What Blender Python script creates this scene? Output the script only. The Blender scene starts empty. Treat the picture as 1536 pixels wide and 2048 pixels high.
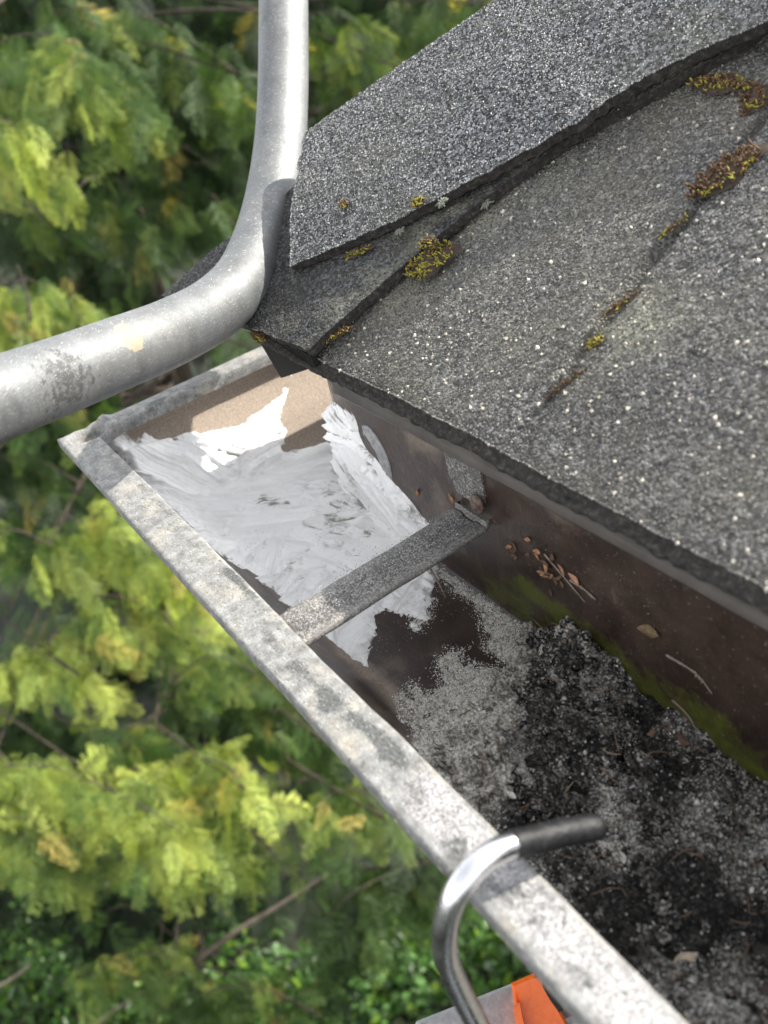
import bpy, math, random
import numpy as np
from math import radians
rng = np.random.default_rng(7)
random.seed(7)
CM = 0.01
sc = bpy.context.scene
COL = sc.collection

# ------------------------------------------------------------------ camera
RM = np.array([[0.56574989, 0.80625543, -0.17285614], [0.40613633, -0.45490148, -0.79253891], [-0.71762131, 0.37817564, -0.58481008]])
CPOS = np.array([52.1449411, -7.44457746, 25.63111695]); FPX = 1896.3558
from mathutils import Matrix, Vector
cam_d = bpy.data.cameras.new("camera"); cam = bpy.data.objects.new("camera", cam_d); COL.objects.link(cam)
m = Matrix.Identity(4)
for i in range(3):
    m[i][0] = RM[0][i]; m[i][1] = -RM[1][i]; m[i][2] = -RM[2][i]; m[i][3] = CPOS[i]*CM
cam.matrix_world = m
cam_d.sensor_fit = 'VERTICAL'; cam_d.sensor_height = 24; cam_d.sensor_width = 18; cam_d.lens = FPX/2048*24
cam_d.clip_start = 0.01; cam_d.clip_end = 500
cam_d.dof.use_dof = True; cam_d.dof.focus_distance = 0.45; cam_d.dof.aperture_fstop = 6.6
sc.camera = cam
# ------------------------------------------------------------------ sky and sun
SUN = np.array([.21, .76, .62]); SUN /= np.linalg.norm(SUN)
w = bpy.data.worlds.new("World"); sc.world = w; w.use_nodes = True
nt = w.node_tree; bg = nt.nodes["Background"]; sky = nt.nodes.new("ShaderNodeTexSky")
sky.sky_type = 'NISHITA'; sky.sun_disc = False; sky.sun_elevation = math.asin(SUN[2]); sky.sun_rotation = math.atan2(SUN[0], SUN[1])
hs = nt.nodes.new('ShaderNodeHueSaturation'); hs.inputs['Saturation'].default_value = .16; nt.links.new(sky.outputs[0], hs.inputs['Color']); nt.links.new(hs.outputs[0], bg.inputs[0]); bg.inputs[1].default_value = 0.15
sl = bpy.data.lights.new("sun", 'SUN'); sl.energy = 2.9; sl.angle = radians(.55); sl.color = (1, .95, .86)
so = bpy.data.objects.new("sun", sl); COL.objects.link(so)
so.rotation_euler = Vector(SUN).to_track_quat('Z', 'Y').to_euler(); so.location = (3, 3, 5)
sc.view_settings.view_transform = 'Standard'; sc.view_settings.look = 'None'; sc.view_settings.exposure = 1.85
sc.view_settings.gamma = 1; sc.view_settings.use_curve_mapping = False
sc.cycles.use_denoising = True
sc.cycles.max_bounces = 6; sc.cycles.transparent_max_bounces = 4

# ------------------------------------------------------------------ maths helpers (all lengths in cm)
def at(u, v, depth):
    q = np.array([(u-768)/FPX, (v-1024)/FPX, 1.]); return CPOS + RM.T@q*depth
def on(u, v, n, c):
    n = np.array(n, float); q = np.array([(u-768)/FPX, (v-1024)/FPX, 1.]); d = RM.T@q
    return CPOS + d*(c-n@CPOS)/(n@d)
def h3(i, j, k, s):
    n = (i*374761393 + j*668265263 + k*2147483647 + s*1274126177) & 0xffffffff
    n = ((n ^ (n >> 13))*1274126177) & 0xffffffff
    return ((n ^ (n >> 16)) & 0xffff)/65535.
def noise(P, s=0):
    P = np.asarray(P, float); I = np.floor(P).astype(np.int64); F = P-I; F = F*F*(3-2*F); r = 0
    for a in (0, 1):
        for b in (0, 1):
            for c in (0, 1):
                r = r + (F[..., 0] if a else 1-F[..., 0])*(F[..., 1] if b else 1-F[..., 1])*(F[..., 2] if c else 1-F[..., 2])*h3(I[..., 0]+a, I[..., 1]+b, I[..., 2]+c, s)
    return r*2-1
def fbm(P, f=1., o=4, s=0):
    P = np.asarray(P, float)*f; r = 0; a = 1.; t = 0
    for k in range(o): r = r+a*noise(P, s+k*17); t += a; a *= .5; P = P*2.03+5.1
    return r/t
def sstep(a, b, x): t = np.clip((x-a)/(b-a), 0, 1); return t*t*(3-2*t)
def polysd(X, Y, poly):          # signed distance to a polygon, positive inside
    p = np.array(poly, float); n = len(p); D = np.full(X.shape, 1e9); ins = np.zeros(X.shape, bool)
    for i in range(n):
        a = p[i]; b = p[(i+1) % n]; e = b-a; l = e@e+1e-12
        t = np.clip(((X-a[0])*e[0]+(Y-a[1])*e[1])/l, 0, 1)
        D = np.minimum(D, np.hypot(X-a[0]-t*e[0], Y-a[1]-t*e[1]))
        c = ((a[1] > Y) != (b[1] > Y)) & (X < (b[0]-a[0])*(Y-a[1])/((b[1]-a[1]) if b[1] != a[1] else 1e-9)+a[0])
        ins ^= c
    return np.where(ins, D, -D)

# ------------------------------------------------------------------ object helpers
def link(o, parent=None):
    COL.objects.link(o)
    if parent: o.parent = parent
    return o
def tag(o, label=None, cat=None, group=None, kind=None):
    if label: o['label'] = label
    if cat: o['category'] = cat
    if group: o['group'] = group
    if kind: o['kind'] = kind
    return o
def thing(name, label, cat, loc, group=None):      # loc in cm
    o = bpy.data.objects.new(name, None); o.empty_display_size = .02; o.location = [c*CM for c in loc]; link(o)
    return tag(o, label, cat, group)
def mesh(name, V, F, mat, parent=None, attrs=None, smooth=True, mats=None, origin=None):
    """V (n,3) cm in world space; F: (k,4) or (k,3) array or list of index lists."""
    V = np.asarray(V, float)
    org = np.zeros(3)
    if parent is not None: org = np.array(parent.location)/CM
    if parent is not None and parent.parent is not None: org = org+np.array(parent.parent.location)/CM
    if origin is not None: org = np.array(origin, float)
    me = bpy.data.meshes.new(name); me.vertices.add(len(V)); me.vertices.foreach_set("co", ((V-org)*CM).ravel())
    if isinstance(F, np.ndarray):
        k = F.shape[1]; n = len(F); me.loops.add(n*k); me.polygons.add(n)
        me.loops.foreach_set("vertex_index", F.astype(np.int32).ravel())
        me.polygons.foreach_set("loop_start", (np.arange(n)*k).astype(np.int32))
        me.polygons.foreach_set("loop_total", np.full(n, k, np.int32))
    else:
        L = [i for f in F for i in f]; n = len(F); me.loops.add(len(L)); me.polygons.add(n)
        me.loops.foreach_set("vertex_index", np.array(L, np.int32))
        tot = np.array([len(f) for f in F], np.int32); st = np.concatenate([[0], np.cumsum(tot)[:-1]]).astype(np.int32)
        me.polygons.foreach_set("loop_start", st); me.polygons.foreach_set("loop_total", tot)
    me.update(calc_edges=True); me.validate()
    me.polygons.foreach_set("use_smooth", np.full(len(me.polygons), smooth))
    if attrs:
        for a, x in attrs.items():
            x = np.asarray(x, np.float32)
            if x.ndim == 1:
                at_ = me.attributes.new(a, 'FLOAT', 'POINT'); at_.data.foreach_set("value", x)
            else:
                if x.shape[1] == 3: x = np.concatenate([x, np.ones((len(x), 1), np.float32)], 1)
                at_ = me.attributes.new(a, 'FLOAT_COLOR', 'POINT'); at_.data.foreach_set("color", x.ravel())
    me.materials.append(mat)
    o = bpy.data.objects.new(name, me)
    if origin is not None: o.location = org*CM
    link(o, parent)
    return o
def gridF(nu, nv, flip=False):
    i = np.arange(nu-1)[:, None]; j = np.arange(nv-1)[None]; a = (i*nv+j).ravel()
    F = np.stack([a, a+nv, a+nv+1, a+1], 1)
    return F[:, ::-1].copy() if flip else F
def merge(parts):
    V = []; F = []; k = 0
    for v, f in parts:
        V.append(np.asarray(v, float)); F += [[int(i)+k for i in q] for q in f]; k += len(v)
    return np.concatenate(V), F
def box(c, s, R=None, bev=0):
    x, y, z = [a/2 for a in s]; b = bev
    if b:
        V = []
        for sx in (-1, 1):
            for sy in (-1, 1):
                for sz in (-1, 1):
                    V += [(sx*(x-b), sy*(y-b), sz*z), (sx*(x-b), sy*y, sz*(z-b)), (sx*x, sy*(y-b), sz*(z-b))]
        V = np.array(V)
        def cid(sx, sy, sz, k): return (((sx > 0)*2+(sy > 0))*2+(sz > 0))*3+k
        F = []
        for s_ in (-1, 1):
            q = [(-1, -1), (1, -1), (1, 1), (-1, 1)]
            if s_ < 0: q = q[::-1]
            F.append([cid(a, b2, s_, 0) for a, b2 in q])
            F.append([cid(b2, s_, a, 1) for a, b2 in q]); F.append([cid(s_, a, b2, 2) for a, b2 in q])
        for a in (-1, 1):
            for b2 in (-1, 1):
                F.append([cid(a, b2, -1, 1), cid(a, b2, 1, 1), cid(a, b2, 1, 2), cid(a, b2, -1, 2)])
                F.append([cid(a, -1, b2, 0), cid(a, 1, b2, 0), cid(a, 1, b2, 2), cid(a, -1, b2, 2)])
                F.append([cid(-1, a, b2, 0), cid(1, a, b2, 0), cid(1, a, b2, 1), cid(-1, a, b2, 1)])
                for c2 in (-1, 1): F.append([cid(a, b2, c2, 0), cid(a, b2, c2, 1), cid(a, b2, c2, 2)])
    else:
        V = np.array([(i*x, j*y, k*z) for i in (-1, 1) for j in (-1, 1) for k in (-1, 1)])
        F = [[0, 1, 3, 2], [4, 6, 7, 5], [0, 4, 5, 1], [2, 3, 7, 6], [0, 2, 6, 4], [1, 5, 7, 3]]
    if R is not None: V = V@np.asarray(R).T
    return V+np.array(c, float), F
def spline(P, n):
    P = np.asarray(P, float); Q = np.concatenate([[2*P[0]-P[1]], P, [2*P[-1]-P[-2]]]); out = []
    k = len(P)-1
    for t in np.linspace(0, k-1e-9, n):
        i = int(t); u = t-i; a, b, c, d = Q[i:i+4]
        out.append(.5*((2*b)+(-a+c)*u+(2*a-5*b+4*c-d)*u*u+(-a+3*b-3*c+d)*u**3))
    return np.array(out)
def tube(P, r, seg=16, cap=True):
    P = np.asarray(P, float); n = len(P); r = np.broadcast_to(np.asarray(r, float), (n,))
    T = np.gradient(P, axis=0); T /= np.linalg.norm(T, axis=1)[:, None]
    a = np.array([0, 0, 1.]) if abs(T[0][2]) < .9 else np.array([1., 0, 0]); N = np.cross(T[0], a); N /= np.linalg.norm(N); V = []
    th = np.linspace(0, 2*np.pi, seg, endpoint=False)
    for i in range(n):
        N = N-T[i]*(N@T[i]); N /= np.linalg.norm(N); B = np.cross(T[i], N)
        V.append(P[i]+r[i]*(np.cos(th)[:, None]*N+np.sin(th)[:, None]*B))
    V = np.concatenate(V); F = []
    for i in range(n-1):
        for j in range(seg):
            F.append([i*seg+j, i*seg+(j+1) % seg, (i+1)*seg+(j+1) % seg, (i+1)*seg+j])
    if cap:
        F.append(list(range(seg))[::-1]); F.append([(n-1)*seg+j for j in range(seg)])
    return V, F
OCT = np.array([(1, 0, 0), (-1, 0, 0), (0, 1, 0), (0, -1, 0), (0, 0, 1), (0, 0, -1)], float)
OCTF = np.array([(0, 2, 4), (2, 1, 4), (1, 3, 4), (3, 0, 4), (2, 0, 5), (1, 2, 5), (3, 1, 5), (0, 3, 5)])
def grains(P, size, colours, flat=.7, N=None):
    """little angular stones: P (n,3), size (n,)"""
    n = len(P); A = rng.normal(size=(n, 3, 3)); Q, _ = np.linalg.qr(A)
    S = np.stack([rng.uniform(.6, 1.15, n), rng.uniform(.6, 1.15, n), rng.uniform(.45, 1., n)], 1)
    V = OCT[None]*S[:, None]*(1+rng.uniform(-.25, .25, (n, 6, 1))); V = V@Q
    V = V*size[:, None, None]+P[:, None]
    F = (OCTF[None]+(np.arange(n)*6)[:, None, None]).reshape(-1, 3)
    return V.reshape(-1, 3), F, np.repeat(colours, 6, axis=0)

# ------------------------------------------------------------------ material helpers
class M:
    def __init__(s, name):
        s.m = bpy.data.materials.new(name); s.m.use_nodes = True; s.t = s.m.node_tree; s.n = s.t.nodes
        s.b = s.n["Principled BSDF"]; s.tc = s.n.new("ShaderNodeTexCoord")
    def L(s, a, b): s.t.links.new(a, b)
    def val(s, x, sock):
        if isinstance(x, (int, float)): sock.default_value = x
        elif isinstance(x, tuple): sock.default_value = x+(1,) if len(x) == 3 and sock.type == 'RGBA' else x
        else: s.L(x, sock)
    def noise(s, scale, detail=4, rough=.55, stretch=None, w=None):
        n = s.n.new("ShaderNodeTexNoise"); n.inputs['Scale'].default_value = scale; n.inputs['Detail'].default_value = detail; n.inputs['Roughness'].default_value = rough
        src = s.tc.outputs['Object']
        if stretch:
            mp = s.n.new("ShaderNodeMapping"); mp.inputs['Scale'].default_value = stretch[:3]
            if len(stretch) > 3: mp.inputs['Rotation'].default_value = stretch[3]
            s.L(src, mp.inputs[0]); src = mp.outputs[0]
        s.L(src, n.inputs['Vector']); return n.outputs['Fac']
    def vor(s, scale, out='Color', feat='F1', rnd=1.):
        n = s.n.new("ShaderNodeTexVoronoi"); n.feature = feat; n.inputs['Scale'].default_value = scale; n.inputs['Randomness'].default_value = rnd
        s.L(s.tc.outputs['Object'], n.inputs['Vector']); return n.outputs[out]
    def ramp(s, x, stops, interp='LINEAR'):
        r = s.n.new("ShaderNodeValToRGB"); r.color_ramp.interpolation = interp; e = r.color_ramp.elements
        while len(e) < len(stops): e.new(.5)
        for k, (p, c) in enumerate(stops):
            e[k].position = p; e[k].color = (c+(1,)) if isinstance(c, tuple) else (c, c, c, 1)
        s.L(x, r.inputs[0]); return r.outputs[0]
    def mix(s, f, a, b, mode='MIX'):
        n = s.n.new("ShaderNodeMix"); n.data_type = 'RGBA'; n.blend_type = mode
        s.val(f, n.inputs[0]); s.val(a, n.inputs[6]); s.val(b, n.inputs[7]); return n.outputs[2]
    def math(s, op, a, b=0., c=None):
        n = s.n.new("ShaderNodeMath"); n.operation = op; s.val(a, n.inputs[0]); s.val(b, n.inputs[1])
        if c is not None: s.val(c, n.inputs[2])
        return n.outputs[0]
    def attr(s, name, out='Fac'):
        n = s.n.new("ShaderNodeAttribute"); n.attribute_name = name; return n.outputs[out]
    def sepx(s, x, k=0):
        n = s.n.new("ShaderNodeSeparateColor"); s.L(x, n.inputs[0]); return n.outputs[k]
    def bump(s, h, dist, strength=1., nrm=None):
        n = s.n.new("ShaderNodeBump"); n.inputs['Distance'].default_value = dist; n.inputs['Strength'].default_value = strength
        s.L(h, n.inputs['Height'])
        if nrm is not None: s.L(nrm, n.inputs['Normal'])
        return n.outputs[0]
    def out(s, col=None, rough=None, metal=None, nrm=None, spec=None):
        if col is not None: s.val(col, s.b.inputs['Base Color'])
        if rough is not None: s.val(rough, s.b.inputs['Roughness'])
        if metal is not None: s.val(metal, s.b.inputs['Metallic'])
        if nrm is not None: s.L(nrm, s.b.inputs['Normal'])
        if spec is not None: s.val(spec, s.b.inputs['Specular IOR Level'])
        return s.m

def mat_shingle(name, scale=820, tint=(1, 1, 1), lo=.022, hi=.45):
    q = M(name); c = q.math('ADD', q.math('MULTIPLY', q.sepx(q.vor(scale, 'Color')), .86), q.math('MULTIPLY', q.noise(40, 4, .6), .2)); d = q.vor(scale, 'Distance')
    col = q.ramp(c, [(0, lo), (.35, lo*2.4), (.62, .13), (.84, .26), (.95, hi), (1, .6)])
    big = q.noise(14, 5, .65); col = q.mix(q.ramp(big, [(.46, 0.), (.66, .5)]), col, (.20, .185, .13), 'MIX'); b2 = q.noise(9, 5, .65, (1, .5, 1)); col = q.mix(q.ramp(b2, [(.5, 0.), (.7, .4)]), col, (.05, .045, .04))
    col = q.mix(1., col, tint, 'MULTIPLY')
    dirt_dark = q.attr('dirt_dark'); col = q.mix(dirt_dark, col, (.018, .016, .012))
    lic = q.attr('lichen'); ln = q.noise(700, 3, .7); col = q.mix(q.math('MULTIPLY', lic, q.ramp(ln, [(.35, .25), (.6, 1.)])), col, (.30, .29, .21))
    h = q.math('ADD', q.math('MULTIPLY', d, -.9), q.math('MULTIPLY', c, .5))
    return q.out(col, q.ramp(c, [(0, .8), (1, .5)]), 0, q.bump(h, .0009, 1.), .4)
def mat_vcol(name, rough=.7, spec=.3, fine=None, subs=0.):
    q = M(name); c = q.attr('col', 'Color')
    if fine: c = q.mix(.5, c, q.ramp(q.noise(fine, 3, .6), [(.3, .35), (.7, 1.)]), 'MULTIPLY')
    return q.out(c, rough, 0, None, spec)

MAT = {}
MAT['shingle'] = mat_shingle('roof_shingle_granules', 820, (.70, .68, .65), .03, .38)
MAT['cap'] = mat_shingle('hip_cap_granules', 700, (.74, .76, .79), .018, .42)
MAT['cap_shaded'] = mat_shingle('shaded_hip_cap_granules', 700, (.42, .42, .44), .010, .14)  # darker copy of the cap granules, upper cap's shadow put into the colour
MAT['grain'] = mat_vcol('loose_granule', .55, .5)
MAT['leafy'] = None
q = M('asphalt_edge'); MAT['edge'] = q.out(q.ramp(q.noise(420, 4, .7), [(.35, (.008, .007, .006)), (.55, (.03, .026, .022)), (.75, (.10, .09, .075))]), .9, 0, q.bump(q.noise(420, 4, .7), .0012))
q = M('black_underlay'); MAT['felt'] = q.out((.006, .006, .006), .8, 0, None, .2)
# worn white lip: paint, fine grit, stains from the mesh attribute
q = M('weathered_white_lip')
g1 = q.noise(900, 5, .7); g2 = q.noise(170, 5, .65); g3 = q.noise(60, 4, .6)
c = q.ramp(g2, [(.25, (.08, .08, .077)), (.45, (.17, .17, .165)), (.7, (.30, .30, .295))])
c = q.mix(q.ramp(g3, [(.5, 0.), (.66, .4)]), c, (.40, .36, .28))
c = q.mix(q.ramp(g1, [(.34, .9), (.47, 0.)]), c, (.12, .115, .105))
gr = q.attr('grit'); c = q.mix(q.math('MULTIPLY', gr, .8), c, q.ramp(q.noise(1300, 2, .5), [(.35, (.13, .125, .13)), (.55, (.36, .35, .35)), (.7, (.60, .58, .57))]))
st = q.attr('stain'); sm = q.math('ADD', st, q.math('MULTIPLY', q.math('SUBTRACT', q.noise(380, 4, .7), .5), 1.3))
c = q.mix(q.ramp(sm, [(.40, 0.), (.85, .95)]), c, q.ramp(g1, [(.35, (.03, .033, .033)), (.7, (.13, .133, .13))]))
sp = q.noise(420, 3, .6); c = q.mix(q.ramp(sp, [(.62, 0.), (.67, .75)]), c, (.07, .068, .06)); sc1 = q.noise(260, 2, .5, (1, 9, 1, (0, 0, .5))); c = q.mix(q.ramp(sc1, [(.66, 0.), (.70, .6)]), c, (.66, .63, .55))
MAT['lip'] = q.out(c, .62, 0, q.bump(q.math('ADD', g1, q.math('MULTIPLY', g2, .8)), .0005), .35)
# brown gutter metal, dusty
q = M('brown_gutter_metal')
du = q.attr('dust'); n1 = q.noise(60, 5, .6); n2 = q.noise(900, 3, .7)
c = q.ramp(n1, [(.3, (.020, .013, .010)), (.7, (.052, .034, .026))])
dm = q.math('ADD', du, q.math('MULTIPLY', q.math('SUBTRACT', n1, .5), .8))
c = q.mix(q.ramp(dm, [(.25, 0.), (.75, .95)]), c, q.ramp(n2, [(.3, (.18, .14, .11)), (.7, (.33, .27, .215))]))
al = q.attr('algae'); am = q.math('ADD', al, q.math('MULTIPLY', q.math('SUBTRACT', q.noise(120, 5, .7), .5), 1.5))
c = q.mix(q.ramp(am, [(.45, 0.), (.9, .9)]), c, (.07, .08, .012))
c = q.mix(q.ramp(n2, [(.66, 0.), (.72, .7)]), c, (.35, .33, .30))
MAT['trough'] = q.out(c, q.ramp(dm, [(.3, .28), (.7, .8)]), 0, q.bump(q.math('ADD', n1, q.math('MULTIPLY', n2, .25)), .0006), .5)
q = M('white_sealant'); dd = q.attr('dirt_dark'); n1 = q.noise(500, 4, .7); n2 = q.noise(90, 4, .6)
dm = q.math('ADD', dd, q.math('MULTIPLY', q.math('SUBTRACT', n1, .5), .9))
c = q.mix(q.ramp(dm, [(.42, 0.), (.95, .85)]), (.88, .87, .855), (.17, .15, .125))
c = q.mix(q.ramp(n2, [(.5, 0.), (.75, .16)]), c, (.5, .47, .42)); c = q.mix(q.ramp(n1, [(.70, 0.), (.78, .4)]), c, (.2, .19, .17))
fm = q.math('ADD', q.attr('feather'), q.math('MULTIPLY', q.math('SUBTRACT', q.noise(330, 5, .75), .5), 1.7)); c = q.mix(q.ramp(fm, [(.55, 0.), (.8, .85)]), c, (.20, .165, .14)); MAT['seal'] = q.out(c, .5, 0, q.bump(q.math('ADD', n1, q.math('MULTIPLY', q.noise(160, 4, .6, (1, .3, 1, (0, 0, .6))), 2.)), .0005), .5)
q = M('grey_sealant'); n1 = q.noise(300, 4, .7); MAT['seal2'] = q.out(q.ramp(n1, [(.3, .16), (.7, .34)]), .5, 0, q.bump(n1, .0005), .5)
q = M('galvanised_hanger'); n1 = q.noise(1000, 4, .75); n2 = q.noise(120, 4, .6)
c = q.ramp(n1, [(.38, (.03, .028, .026)), (.5, (.12, .115, .105)), (.62, (.38, .36, .34))]); c = q.mix(q.ramp(n2, [(.45, 0.), (.65, .6)]), c, (.07, .065, .06))
c = q.mix(q.math('MULTIPLY', q.attr('rim'), .6), c, (.34, .32, .30)); MAT['strap'] = q.out(c, .5, .15, q.bump(n1, .0006), .5)
q = M('drip_edge_metal'); n1 = q.noise(700, 4, .75); n2 = q.noise(50, 4, .6)
c = q.ramp(n2, [(.3, (.07, .062, .057)), (.7, (.12, .108, .10))]); c = q.mix(q.ramp(n1, [(.62, 0.), (.7, .7)]), c, (.05, .045, .04))
MAT['drip'] = q.out(c, .45, .3, None, .5)
q = M('rusty_nail'); n1 = q.noise(500, 4); MAT['nail'] = q.out(q.ramp(n1, [(.3, (.05, .03, .025)), (.7, (.17, .12, .10))]), .6, .4, q.bump(n1, .0005))
# aluminium tube
q = M('aluminium_tube'); s1 = q.noise(260, 5, .7); s2 = q.noise(1400, 3, .7); s3 = q.noise(35, 3, .5)
c = q.ramp(s3, [(.3, (.12, .128, .133)), (.7, (.175, .18, .18))]); s4 = q.noise(60, 6, .75, (1, 1, .3)); c = q.mix(q.ramp(s4, [(.45, 0.), (.65, .55)]), c, (.075, .075, .075)); s5 = q.noise(24, 5, .7); c = q.mix(q.ramp(s5, [(.5, 0.), (.66, .25)]), c, (.21, .205, .195)); c = q.mix(q.ramp(s2, [(.33, .5), (.43, 0.)]), c, (.10, .10, .10))
tan = q.attr('tan'); tm = q.math('ADD', tan, q.math('MULTIPLY', q.math('SUBTRACT', s1, .5), 1.1)); tf = q.ramp(tm, [(.5, 0.), (.56, 1.)])
scf = q.attr('scuff'); sm = q.math('ADD', scf, q.math('MULTIPLY', q.math('SUBTRACT', s1, .5), 2.2)); sf = q.ramp(sm, [(.5, 0.), (.75, .85)])
c = q.mix(sf, c, (.035, .034, .036)); c = q.mix(tf, c, (.24, .20, .14))
sc_ = q.noise(420, 2, .5, (1, 1, 14, (.5, .9, .3))); c = q.mix(q.ramp(sc_, [(.64, 0.), (.69, .7)]), c, (.55, .53, .46))
met = q.math('MULTIPLY', .5, q.math('SUBTRACT', 1., q.math('MAXIMUM', tf, sf))); ro = q.math('ADD', .44, q.math('MULTIPLY', s1, .2))
MAT['alu'] = q.out(c, ro, met, q.bump(q.math('ADD', s1, s2), .0003, .6))
q = M('chrome_hook'); n1 = q.noise(150, 3); MAT['hook'] = q.out((.72, .72, .74), q.ramp(n1, [(.3, .14), (.7, .34)]), 1., q.bump(q.noise(900, 4, .7), .0002, .6))
q = M('black_vinyl_tip'); n1 = q.noise(500, 4, .7); MAT['vinyl'] = q.out(q.ramp(n1, [(.5, (.006, .006, .007)), (.8, (.025, .025, .025))]), .5, 0, q.bump(n1, .0004), .3)
q = M('orange_plastic'); n1 = q.noise(300, 4, .7); MAT['orange'] = q.out(q.ramp(n1, [(.3, (.8, .12, .008)), (.7, (.9, .17, .012))]), .4, 0, q.bump(n1, .0003), .5)
q = M('black_grime'); MAT['grime'] = q.out((.02, .018, .016), .9)
q = M('ladder_aluminium'); n1 = q.noise(300, 4, .7); MAT['ladder'] = q.out(q.ramp(n1, [(.3, (.42, .43, .44)), (.7, (.62, .63, .64))]), .5, .5, q.bump(n1, .0004))
q = M('debris_soil'); a = q.noise(1100, 4, .75); b = q.vor(1000, 'Color'); bb = q.sepx(b)
c = q.ramp(bb, [(0, (.008, .007, .007)), (.4, (.035, .031, .028)), (.75, (.19, .175, .15)), (1, (.5, .46, .41))])
sd = q.attr('sand'); c2 = q.ramp(bb, [(0, (.2, .185, .16)), (.5, (.5, .46, .40)), (1, (.8, .76, .68))]); c = q.mix(sd, c, c2); c = q.mix(q.math('MULTIPLY', q.attr('wet'), .85), c, (.006, .0055, .005))
MAT['debris'] = q.out(c, .9, 0, q.bump(q.math('ADD', a, bb), .0012), .3)
MAT['bits'] = mat_vcol('dry_plant_bit', .8, .2, 800)
q = M('needle_brown'); n1 = q.noise(90, 3, .6); MAT['fib'] = q.out(q.ramp(n1, [(.3, (.05, .03, .02)), (.55, (.16, .10, .06)), (.75, (.33, .26, .18))]), .8)
MAT['moss'] = mat_vcol('moss_shoots', .6, .3)
def mat_leaf(name, rough=.5, tr=.35, spec=.4):
    q = M(name); c = q.attr('col', 'Color'); q.out(c, rough, 0, None, spec)
    t = q.n.new("ShaderNodeBsdfTranslucent"); q.L(q.mix(1., c, (1.3, 1.35, .6), 'MULTIPLY'), t.inputs[0])
    ms = q.n.new("ShaderNodeMixShader"); ms.inputs[0].default_value = tr; q.L(q.b.outputs[0], ms.inputs[1]); q.L(t.outputs[0], ms.inputs[2])
    q.L(ms.outputs[0], q.n["Material Output"].inputs[0]); return q.m
MAT['leaf'] = mat_leaf('cedar_foliage', .55, .42, .3); MAT['gloss'] = mat_leaf('glossy_leaf', .42, .25, .4)
q = M('bark'); n1 = q.noise(40, 5, .7, (1, 1, .25)); MAT['bark'] = q.out(q.ramp(n1, [(.3, (.02, .015, .011)), (.7, (.09, .065, .048))]), .9, 0, q.bump(n1, .01))
q = M('bare_twig'); n1 = q.noise(60, 4, .7); MAT['twig'] = q.out(q.ramp(n1, [(.3, (.08, .055, .04)), (.7, (.24, .19, .15))]), .8)
q = M('ground_litter'); n1 = q.noise(14, 6, .75); n2 = q.noise(2, 4, .6)
MAT['ground'] = q.out(q.mix(q.ramp(n2, [(.45, 0.), (.6, 1.)]), q.ramp(n1, [(.35, (.006, .006, .004)), (.6, (.02, .018, .012)), (.75, (.05, .04, .028))]), (.008, .018, .005)), .95, 0, q.bump(n1, .02))
q = M('painted_board'); n1 = q.noise(30, 4, .6); MAT['board'] = q.out(q.ramp(n1, [(.3, (.09, .065, .05)), (.7, (.14, .105, .085))]), .7, 0, q.bump(n1, .001))
q = M('wall_siding'); n1 = q.noise(25, 4, .6); wv = q.n.new("ShaderNodeTexWave"); wv.bands_direction = 'Z'; wv.wave_profile = 'SAW'; wv.inputs['Scale'].default_value = 2.2; q.L(q.tc.outputs['Object'], wv.inputs['Vector'])
MAT['siding'] = q.out(q.ramp(n1, [(.3, (.42, .38, .31)), (.7, (.52, .48, .40))]), .7, 0, q.bump(wv.outputs['Fac'], .01))

# ================================================================== SETTING
GZ = -300.
gx = np.concatenate([-np.geomspace(6000, 520, 12), np.linspace(-500, 300, 60), np.geomspace(340, 6000, 12)])
X, Y = np.meshgrid(gx, gx, indexing='ij'); P = np.stack([X, Y, np.zeros_like(X)], -1)
P[..., 2] = GZ+fbm(P, .01, 4, 3)*12*(np.abs(X) < 520)
tag(mesh('ground', P.reshape(-1, 3), gridF(len(gx), len(gx)), MAT['ground']), kind='structure')

# ================================================================== HOUSE
house = thing('house', 'house with dark asphalt shingle hip roof, its eave corner above the gutter', 'house', (42, 42, GZ))
RN = np.array([-.0225, -.5, .866]); RN /= np.linalg.norm(RN); RA = np.array([12.9, 11, 5.05])
def onroof(u, v, k=0.): return on(u, v, RN, RN@RA+k)
def zroof(X, Y): return 5.05+(X-12.9)*.026+(Y-11)*.577-.18*sstep(24, 12, X)
slotx = 27.8
ys = np.concatenate([np.arange(11, 44, .16), np.geomspace(44.2, 330, 40)])
ts = np.concatenate([np.arange(0, 34, .16), np.geomspace(34.2, 520, 40)])
hipx = 7+np.minimum(ys-11, 25)*.6+np.maximum(ys-36, 0)
T, Y = np.meshgrid(ts, ys, indexing='ij'); X = hipx[None]+T; P0 = np.stack([X, Y, X*0], -1)
crs = 28.3+fbm(P0, .25, 3, 9)*.35
lift = .38*sstep(crs-.08, crs+.08, Y)*(1-.4*sstep(0, 14, Y-crs))
sx = slotx+fbm(P0, .3, 3, 5)*.14
slot = np.exp(-((X-sx)/.26)**2)*(Y < crs)+np.exp(-((X-sx-15.)/.25)**2)*(Y > crs)+np.exp(-((X-sx-30.5)/.25)**2)*(Y < crs)
crack = np.exp(-((Y-(17.5-.5*(X-30)))/.12)**2)*(X > 28)*(X < 30.5)*.5
slot *= sstep(11.6, 14.5, Y); Z = zroof(X, Y)+lift-.38*slot-.1*crack+fbm(P0, .35, 3, 1)*.10+fbm(P0, 4.5, 2, 2)*.05
dirt_dark = np.clip(slot*1.4+np.exp(-((Y-crs+.15)/.3)**2)*.9+.55*np.exp(-(T/3.0)**2)+crack*.6+.8*sstep(.7, 0, Y-11+.4*fbm(P0, 1.2, 3, 8)), 0, 1)*(.65+.5*fbm(P0, 2, 3, 6))  # filled slots and crack; also darker along hip, course step and eave
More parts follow.
